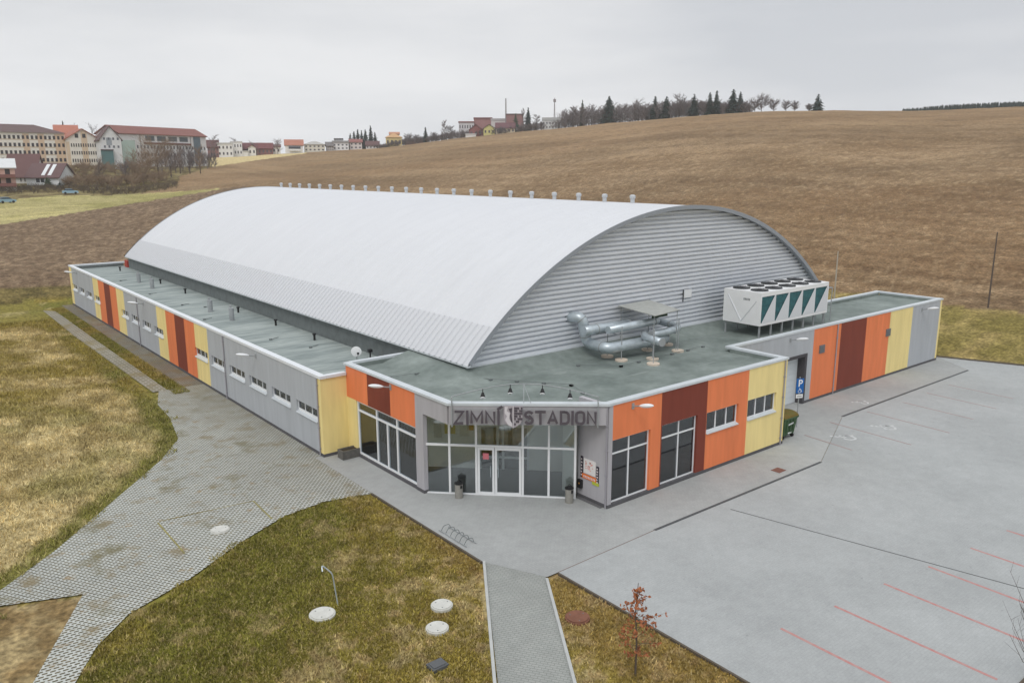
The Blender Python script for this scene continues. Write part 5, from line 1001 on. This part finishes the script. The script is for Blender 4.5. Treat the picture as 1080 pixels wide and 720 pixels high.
# houses on the skyline
def fh(u0, u1, vb, ve, vr, lb_, wall, roof, kind='gable', rows=2, cols=4, off=5, depth=9, fg=False, cat='house', **k):
    um = (u0 + u1) / 2; d = RD(um) + off if um > 275 else float(np.interp(um, [220, 275], [440, 470])) + off
    building('village_house' if cat == 'house' else 'industrial_building', lb_, u0, u1, vb, ve, vr, d, None, depth, wall, roof, kind, rows, cols, (86, 84, 92), .42, .42, vr_=(.08, .98), frontgable=fg, cat=cat, **k)
fh(230, 246, 163, 152, 150.5, 'white cube-shaped flat-roofed house right of the long block', (222, 222, 224), (190, 190, 192), 'flat'); fh(244, 256, 163.5, 150, 149, 'taller white flat-roofed house behind the white cube', (226, 226, 228), (200, 200, 202), 'flat', off=9)
fh(255, 262, 163, 160, 159, 'low white garage beside the white flat-roofed houses', (226, 226, 226), (180, 180, 180), 'flat', 0, 0); fh(219, 231, 163, 155, 148, 'dark red house behind the end of the long block', (150, 96, 92), (112, 66, 66), off=12)
fh(255, 272, 163, 157, 151, 'maroon-roofed house right of the white flat-roofed houses', (140, 100, 98), (120, 62, 66), off=10); fh(272, 288, 162, 156.5, 151, 'dark red long house left of the bare tree', (150, 92, 90), (132, 62, 64), rows=1)
def bb(t, F, h, ze, zr, dp): part(t, 'balcony', (66, 72, 92), F, (-h * .6, h * .7, -.1, 1, ze * .55, ze * .8)); part(t, 'balcony_front', (220, 222, 226), F, (-h * .6, h * .7, .8, 1.1, ze * .3, ze * .52))
fh(262, 270, 161.5, 156, 153.5, 'small white gabled house tucked before the maroon roofs', (224, 222, 220), (140, 96, 92), rows=1, cols=2, fg=True, off=2); fh(287, 296, 161, 155, 152.5, 'small white house left of the orange-roofed one', (222, 220, 218), (126, 88, 84), rows=1, cols=2, off=8); fh(376, 386, 156, 151, 149, 'white house half hidden behind the conifer clump', (220, 220, 222), (150, 92, 86), rows=1, cols=3, off=26)
fh(301, 320, 161, 153, 147.5, 'white house with orange roof and dark balcony', (222, 222, 226), (196, 110, 82), rows=0, extra=bb); fh(321, 343, 160.5, 152.5, 149, 'broad cream two-storey house right of the orange-roofed one', (224, 218, 196), (176, 172, 164), 'hip', 2, 5)
fh(344, 352, 160, 154, 150, 'small grey-roofed house between cream and white houses', (190, 182, 176), (120, 112, 112)); fh(351, 368, 159.5, 151, 148.5, 'white angular house with dark windows before the conifer clump', (226, 226, 226), (150, 146, 146), 'flat', 2, 4); fh(353, 362, 155, 147.5, 146, 'white upper block behind the angular white house', (214, 214, 214), (90, 88, 90), 'flat', 1, 2, off=14)
fh(369, 382, 158.5, 150, 147, 'pinkish white house with red roof in front of the conifer clump', (218, 204, 200), (160, 84, 78), rows=2, cols=3); fh(386, 400, 158, 153.5, 149, 'low white house with dark red roof right of the conifer clump', (222, 222, 222), (110, 70, 70), rows=1)
fh(407, 424, 151, 145, 140.5, 'yellow house with orange-yellow hipped roof', (226, 196, 110), (216, 158, 92), 'hip', 1, 4); fh(411, 421, 144, 141.5, 139.5, 'orange attic storey above the yellow house', (222, 170, 104), (206, 128, 84), off=16, rows=0, cols=0)
fh(484, 500, 141, 129.5, 128, 'pale grey long block with pink end', (204, 200, 202), (160, 104, 100), 'flat', 2, 6, off=25, cat='factory'); fh(500, 519, 139, 125.5, 124, 'tall pink-red factory block', (176, 110, 108), (142, 76, 76), 'flat', 0, 0, off=30, cat='factory')
fh(518, 534, 137, 127, 125, 'pale stepped factory block beside the chimney', (206, 198, 196), (180, 176, 178), 'flat', 0, 0, off=32, cat='factory'); fh(534, 552, 135, 121, 120, 'dull red factory block right of the chimney', (164, 106, 104), (120, 90, 92), 'flat', 0, 0, off=30, cat='factory')
fh(495, 509, 144, 137, 131.5, 'red house with steep maroon roof below the pink factory', (156, 78, 76), (118, 66, 72), rows=1, cols=3, fg=True); fh(491, 502, 145.5, 142, 141, 'tiny white garage before the red house', (226, 224, 222), (200, 200, 200), 'flat', 0, 0, off=2)
fh(510, 522, 142, 135.5, 131.5, 'bright yellow house with dark roof', (218, 206, 104), (74, 74, 72), rows=1, cols=3, fg=True); fh(523, 543, 140.5, 135, 129.5, 'cream house with wide maroon roof', (220, 200, 160), (118, 66, 72), rows=1, cols=5)
fh(572, 591, 135.5, 127.5, 124, 'white flat building with grey roof under the lattice mast', (210, 212, 214), (176, 178, 180), 'flat', 2, 6); fh(427, 446, 152, 149, 147, 'long low brown garden shed by the field edge', (112, 84, 76), (92, 76, 74), 'flat', 0, 0)
for u_, v0, v1, r_, lb_, nm in ((533.5, 104, 132, .7, 'slim pale factory chimney on the skyline', 'chimney'), (585, 103, 126, .35, 'thin lattice radio mast above the white flat building', 'radio_mast')):
    d_ = RD(u_) + 30; p = at(u_, v0, d_); g = zt(p[0], p[1]); mb = MB()
    if nm == 'chimney': mb.tube([(p[0], p[1], g - 2), (p[0], p[1], p[2])], [r_ * .8, r_ * .55], 12)
    else:
        for a in range(3): mb.tube([(p[0] + math.cos(a * 2.1) * .9, p[1] + math.sin(a * 2.1) * .9, g - 2), (p[0], p[1], p[2])], .14, 5)
        for k in range(8): z = g + (p[2] - g) * k / 8; q = .9 * (1 - k / 8); mb.box(p[0] - q, p[0] + q, p[1] - q, p[1] + q, z, z + .12)
        mb.box(p[0] - .6, p[0] + .6, p[1] - .6, p[1] + .6, p[2] - 2.8, p[2] - 1)
    tag(mb.build(nm, mat('mast_grey', (150, 144, 146), .8), None), lb_, nm.replace('_', ' '))
# parked cars by the meadow
def car(u, v, d, label, rz):
    p = at(u, v, d); g = zt(p[0], p[1]); t = empty('parked_car', (p[0], p[1], g), label, 'car', 'light blue cars by the meadow', rz); CB = mat('car_blue', (138, 170, 188), .35, spec=.5)
    sec = [(-2.1, .35, .75), (-2.0, .3, .95), (-1.4, .28, 1.0), (1.0, .28, .98), (1.9, .3, .85), (2.1, .35, .6)]; mb = MB(); vs = []
    for x, a, b in sec: vs += [(x, -.8, a), (x, .8, a), (x, .76, b), (x, -.76, b)]
    fs = [(0, 1, 2, 3), (20, 23, 22, 21)]
    for i in range(5):
        for k in range(4): fs.append((i * 4 + k, i * 4 + (k + 1) % 4, (i + 1) * 4 + (k + 1) % 4, (i + 1) * 4 + k))
    mb.add(vs, fs).build('body', CB, t)
    MB().add([(-1.7, -.74, .96), (-1.7, .74, .96), (1.1, .74, .96), (1.1, -.74, .96), (-1.25, -.62, 1.42), (-1.25, .62, 1.42), (.4, .62, 1.42), (.4, -.62, 1.42)], [(0, 1, 5, 4), (1, 2, 6, 5), (2, 3, 7, 6), (3, 0, 4, 7)]).build('windows', mat('car_glass', (60, 72, 84), .2), t); MB().box(-1.28, .43, -.64, .64, 1.42, 1.47).build('roof', CB, t)
    for x in (-1.3, 1.3):
        for y in (-.78, .78): MB().tube([(x, y - .09, .31), (x, y + .09, .31)], .31, 14).build('wheel', BLACK, t)
car(75, 209, 266, 'light blue car parked at the top of the meadow', R(-10)); car(8, 222, 240, 'light blue car at the left edge beside the meadow', R(20))

# ------------------------------------------------------------------ saplings in front
t = empty('beech_sapling', (-7.2, -8.15, 0), 'young sapling with rust-brown withered leaves on the grass right of the footpath', 'sapling')
rng = random.Random(11); mb = MB(); lf = MB(); tips = []
mb.tube([(0, 0, -.1), (.03, .02, 1.0), (-.02, .05, 1.9), (.05, .05, 2.75)], [.03, .025, .018, .008], 7)
for i in range(34):
    z = .55 + 2.1 * (i / 34) ** 1.0; an = i * 2.4 + rng.random(); L = (.75 if z < 1.9 else .45) * (1 - .35 * abs(z - 1.5)) * rng.uniform(.6, 1.15) * (1 if z < 2.2 else .5); d = Vector((math.cos(an), math.sin(an), rng.uniform(.2, .7))).normalized(); a = Vector((0, 0, z)); b = a + d * L
    mb.tube([tuple(a), tuple(b)], [.008, .003], 4)
    for j in range(14):
        q = a + (b - a) * rng.uniform(.35, 1.05) + Vector((rng.uniform(-.07, .07), rng.uniform(-.07, .07), rng.uniform(-.08, .06))); tips.append(q)
for q in tips:
    s = rng.uniform(.035, .065); e1 = Vector((rng.uniform(-1, 1), rng.uniform(-1, 1), rng.uniform(-1, 1))).normalized(); e2 = e1.cross(Vector((rng.uniform(-1, 1), rng.uniform(-1, 1), .3))).normalized()
    lf.add([tuple(q - e1 * s), tuple(q + e2 * s * .6 + Vector((0, 0, .01))), tuple(q + e1 * s), tuple(q - e2 * s * .6)], [(0, 1, 2, 3)])
mb.build('trunk', BARK, t); lf.build('leaves', mat('withered_leaves', (138, 82, 54), .9, rgb2=(172, 110, 74), scale=6), t, fix=False)
t = empty('bare_sapling', (.35, -15.35, 0), 'bare young tree with thin upright twigs at the lower right corner of the car park', 'sapling')
rng = random.Random(21); mb = MB(); mb.tube([(0, 0, -.1), (0, .02, 1.4), (.02, 0, 3.4)], [.04, .03, .01], 7)
for i in range(26):
    z = .7 + 1.5 * i / 26; an = rng.uniform(0, 6.28); a = Vector((0, 0, z)); d = Vector((math.cos(an) * .55, math.sin(an) * .55, 1)).normalized(); L = rng.uniform(.7, 1.4); m_ = a + Vector((math.cos(an), math.sin(an), .5)) * L * .35; b = m_ + d * L * .8
    mb.tube([tuple(a), tuple(m_), tuple(b)], [.012, .008, .003], 4)
    for j in range(3): c = m_ + (b - m_) * rng.random(); mb.tube([tuple(c), tuple(c + Vector((rng.uniform(-.3, .3), rng.uniform(-.3, .3), .35)))], [.004, .002], 3)
mb.build('twigs', mat('dark_twigs', (84, 76, 72), .95), t)

# ------------------------------------------------------------------ grass blades on the lawns near the camera
def blades(n, region, seed, hmin, hmax, name, label):
    r = np.random.RandomState(seed); x0, x1, y0, y1 = region[0]
    X = r.uniform(x0, x1, n * 3); Y = r.uniform(y0, y1, n * 3); k = region[1](X, Y); X, Y = X[k][:n], Y[k][:n]; k = np.ones(len(X), bool)
    for mx_, my_, mr_ in ((-12.5, .1, .45), (-9.35, -1.88, .4), (-10.18, -2.86, .4), (-6.47, -5.08, .43), (-11.2, -4.4, .3)): k &= np.hypot(X - mx_, Y - my_) > mr_
    X, Y = X[k], Y[k]; m = len(X)
    u, v, w = px(X, Y, 0 * X); k = (u > -60) & (u < 1140) & (v < 790) & (w > 1); X, Y = X[k], Y[k]; m = len(X)
    Zg = zterr(X, Y) + .035; a = r.uniform(0, 6.283, m); h = r.uniform(hmin, hmax, m) * (.6 + .8 * fbm(X, Y, 1.1, 3)); wd = r.uniform(.012, .03, m); lean = r.uniform(.2, 1.3, m) * h; b = r.uniform(0, 6.283, m)
    V = np.empty((m, 3, 3)); V[:, 0] = np.stack([X - wd * np.cos(a), Y - wd * np.sin(a), Zg - .01], -1); V[:, 1] = np.stack([X + wd * np.cos(a), Y + wd * np.sin(a), Zg - .01], -1); V[:, 2] = np.stack([X + lean * np.cos(b), Y + lean * np.sin(b), Zg + h], -1)
    c = gcol(X, Y) * 1.12 * r.uniform(.55, 1.55, m)[:, None] * (.88 + .38 * sm(.35, .65, fbm(X, Y, 2.2, 3)))[:, None]; s = r.rand(m) < .22; c[s] = c[s] * .4 + L3(186, 168, 122) * .6
    me = bpy.data.meshes.new(name); me.vertices.add(m * 3); me.vertices.foreach_set('co', V.ravel()); me.loops.add(m * 3); me.loops.foreach_set('vertex_index', np.arange(m * 3, dtype=np.int32)); me.polygons.add(m); me.polygons.foreach_set('loop_start', (np.arange(m) * 3).astype(np.int32)); me.update(calc_edges=True)
    at_ = me.color_attributes.new('gc', 'FLOAT_COLOR', 'POINT'); at_.data.foreach_set('color', np.hstack([np.repeat(c, 3, 0), np.ones((m * 3, 1))]).ravel().astype(np.float32))
    me.materials.append(mat('grass_blades', (128, 128, 128), .95, attr='gc', spec=.1)); o = bpy.data.objects.new(name, me); COL.objects.link(o); tag(o, label, 'grass', kind='stuff')
def in_front(x, y):
    e = np.interp(x, [-24, -19.2, -18.4, -17.2, -15, -12.7, -10.46, -8.6, -6.7], [-7, 1.2, 2.6, 3.9, 4.95, 6.5, 7.67, 7.95, 7.45])
    pathl = np.interp(y, [-15, -6.03, -.38, .5], [-16.5, -10.5, -6.75, -6.72])
    return (y < e - .1 + (fbm(x, y, 1.6, 3) - .42) * 1.1) & (x < pathl - .05)
blades(170000, ((-23, -6.7, -9, 8), in_front), 1, .025, .085, 'lawn_grass', 'short olive and straw-coloured grass of the front lawn')
def in_right(x, y):
    p = np.interp(y, [-16, -7.21, -2.7], [-14.4, -8.7, -5.55]); return (x > p + .1) & (((x < -5.2) & (y < -2.8)) | (y < -15.1))
blades(60000, ((-14, 6, -18, -2.8), in_right), 2, .025, .085, 'lawn_grass', 'mossy green and brown grass between footpath and car park')
def in_left(x, y):
    e = np.interp(y, [p[1] for p in PAVE_EDGE], [p[0] for p in PAVE_EDGE]); return (x < e - .1 + (fbm(x, y, 1.3, 3) - .42) * 1.6) & (y > 2)
blades(300000, ((-40, -9.5, 6, 62), in_left), 3, .05, .19, 'rough_grass', 'long dry straw-coloured grass of the left bank')
def in_strip(x, y): return (x > -8.45) & (x < -7.5) & (y > 28.6)
blades(20000, ((-8.5, -7.5, 28.6, 68), in_strip), 4, .05, .14, 'grass_strip', 'green grass strip between gravel lane and left wing')
print('objects', len(bpy.data.objects))

# ------------------------------------------------------------------ the air: a thin even haze
hz = MB().box(-160, 780, -160, 640, -25, 120).build('haze', None, None)
hm = bpy.data.materials.new('haze_air'); hm.use_nodes = True; ht = hm.node_tree; ht.nodes.clear()
ho = ht.nodes.new('ShaderNodeOutputMaterial'); hv = ht.nodes.new('ShaderNodeVolumePrincipled'); hv.inputs['Density'].default_value = HAZE; hv.inputs['Color'].default_value = (.95, .97, 1, 1); hv.inputs['Anisotropy'].default_value = 0
ht.links.new(hv.outputs[0], ho.inputs['Volume']); hz.data.materials.append(hm); hz['kind'] = 'stuff'; hz['label'] = 'thin pale haze in the air over the fields'
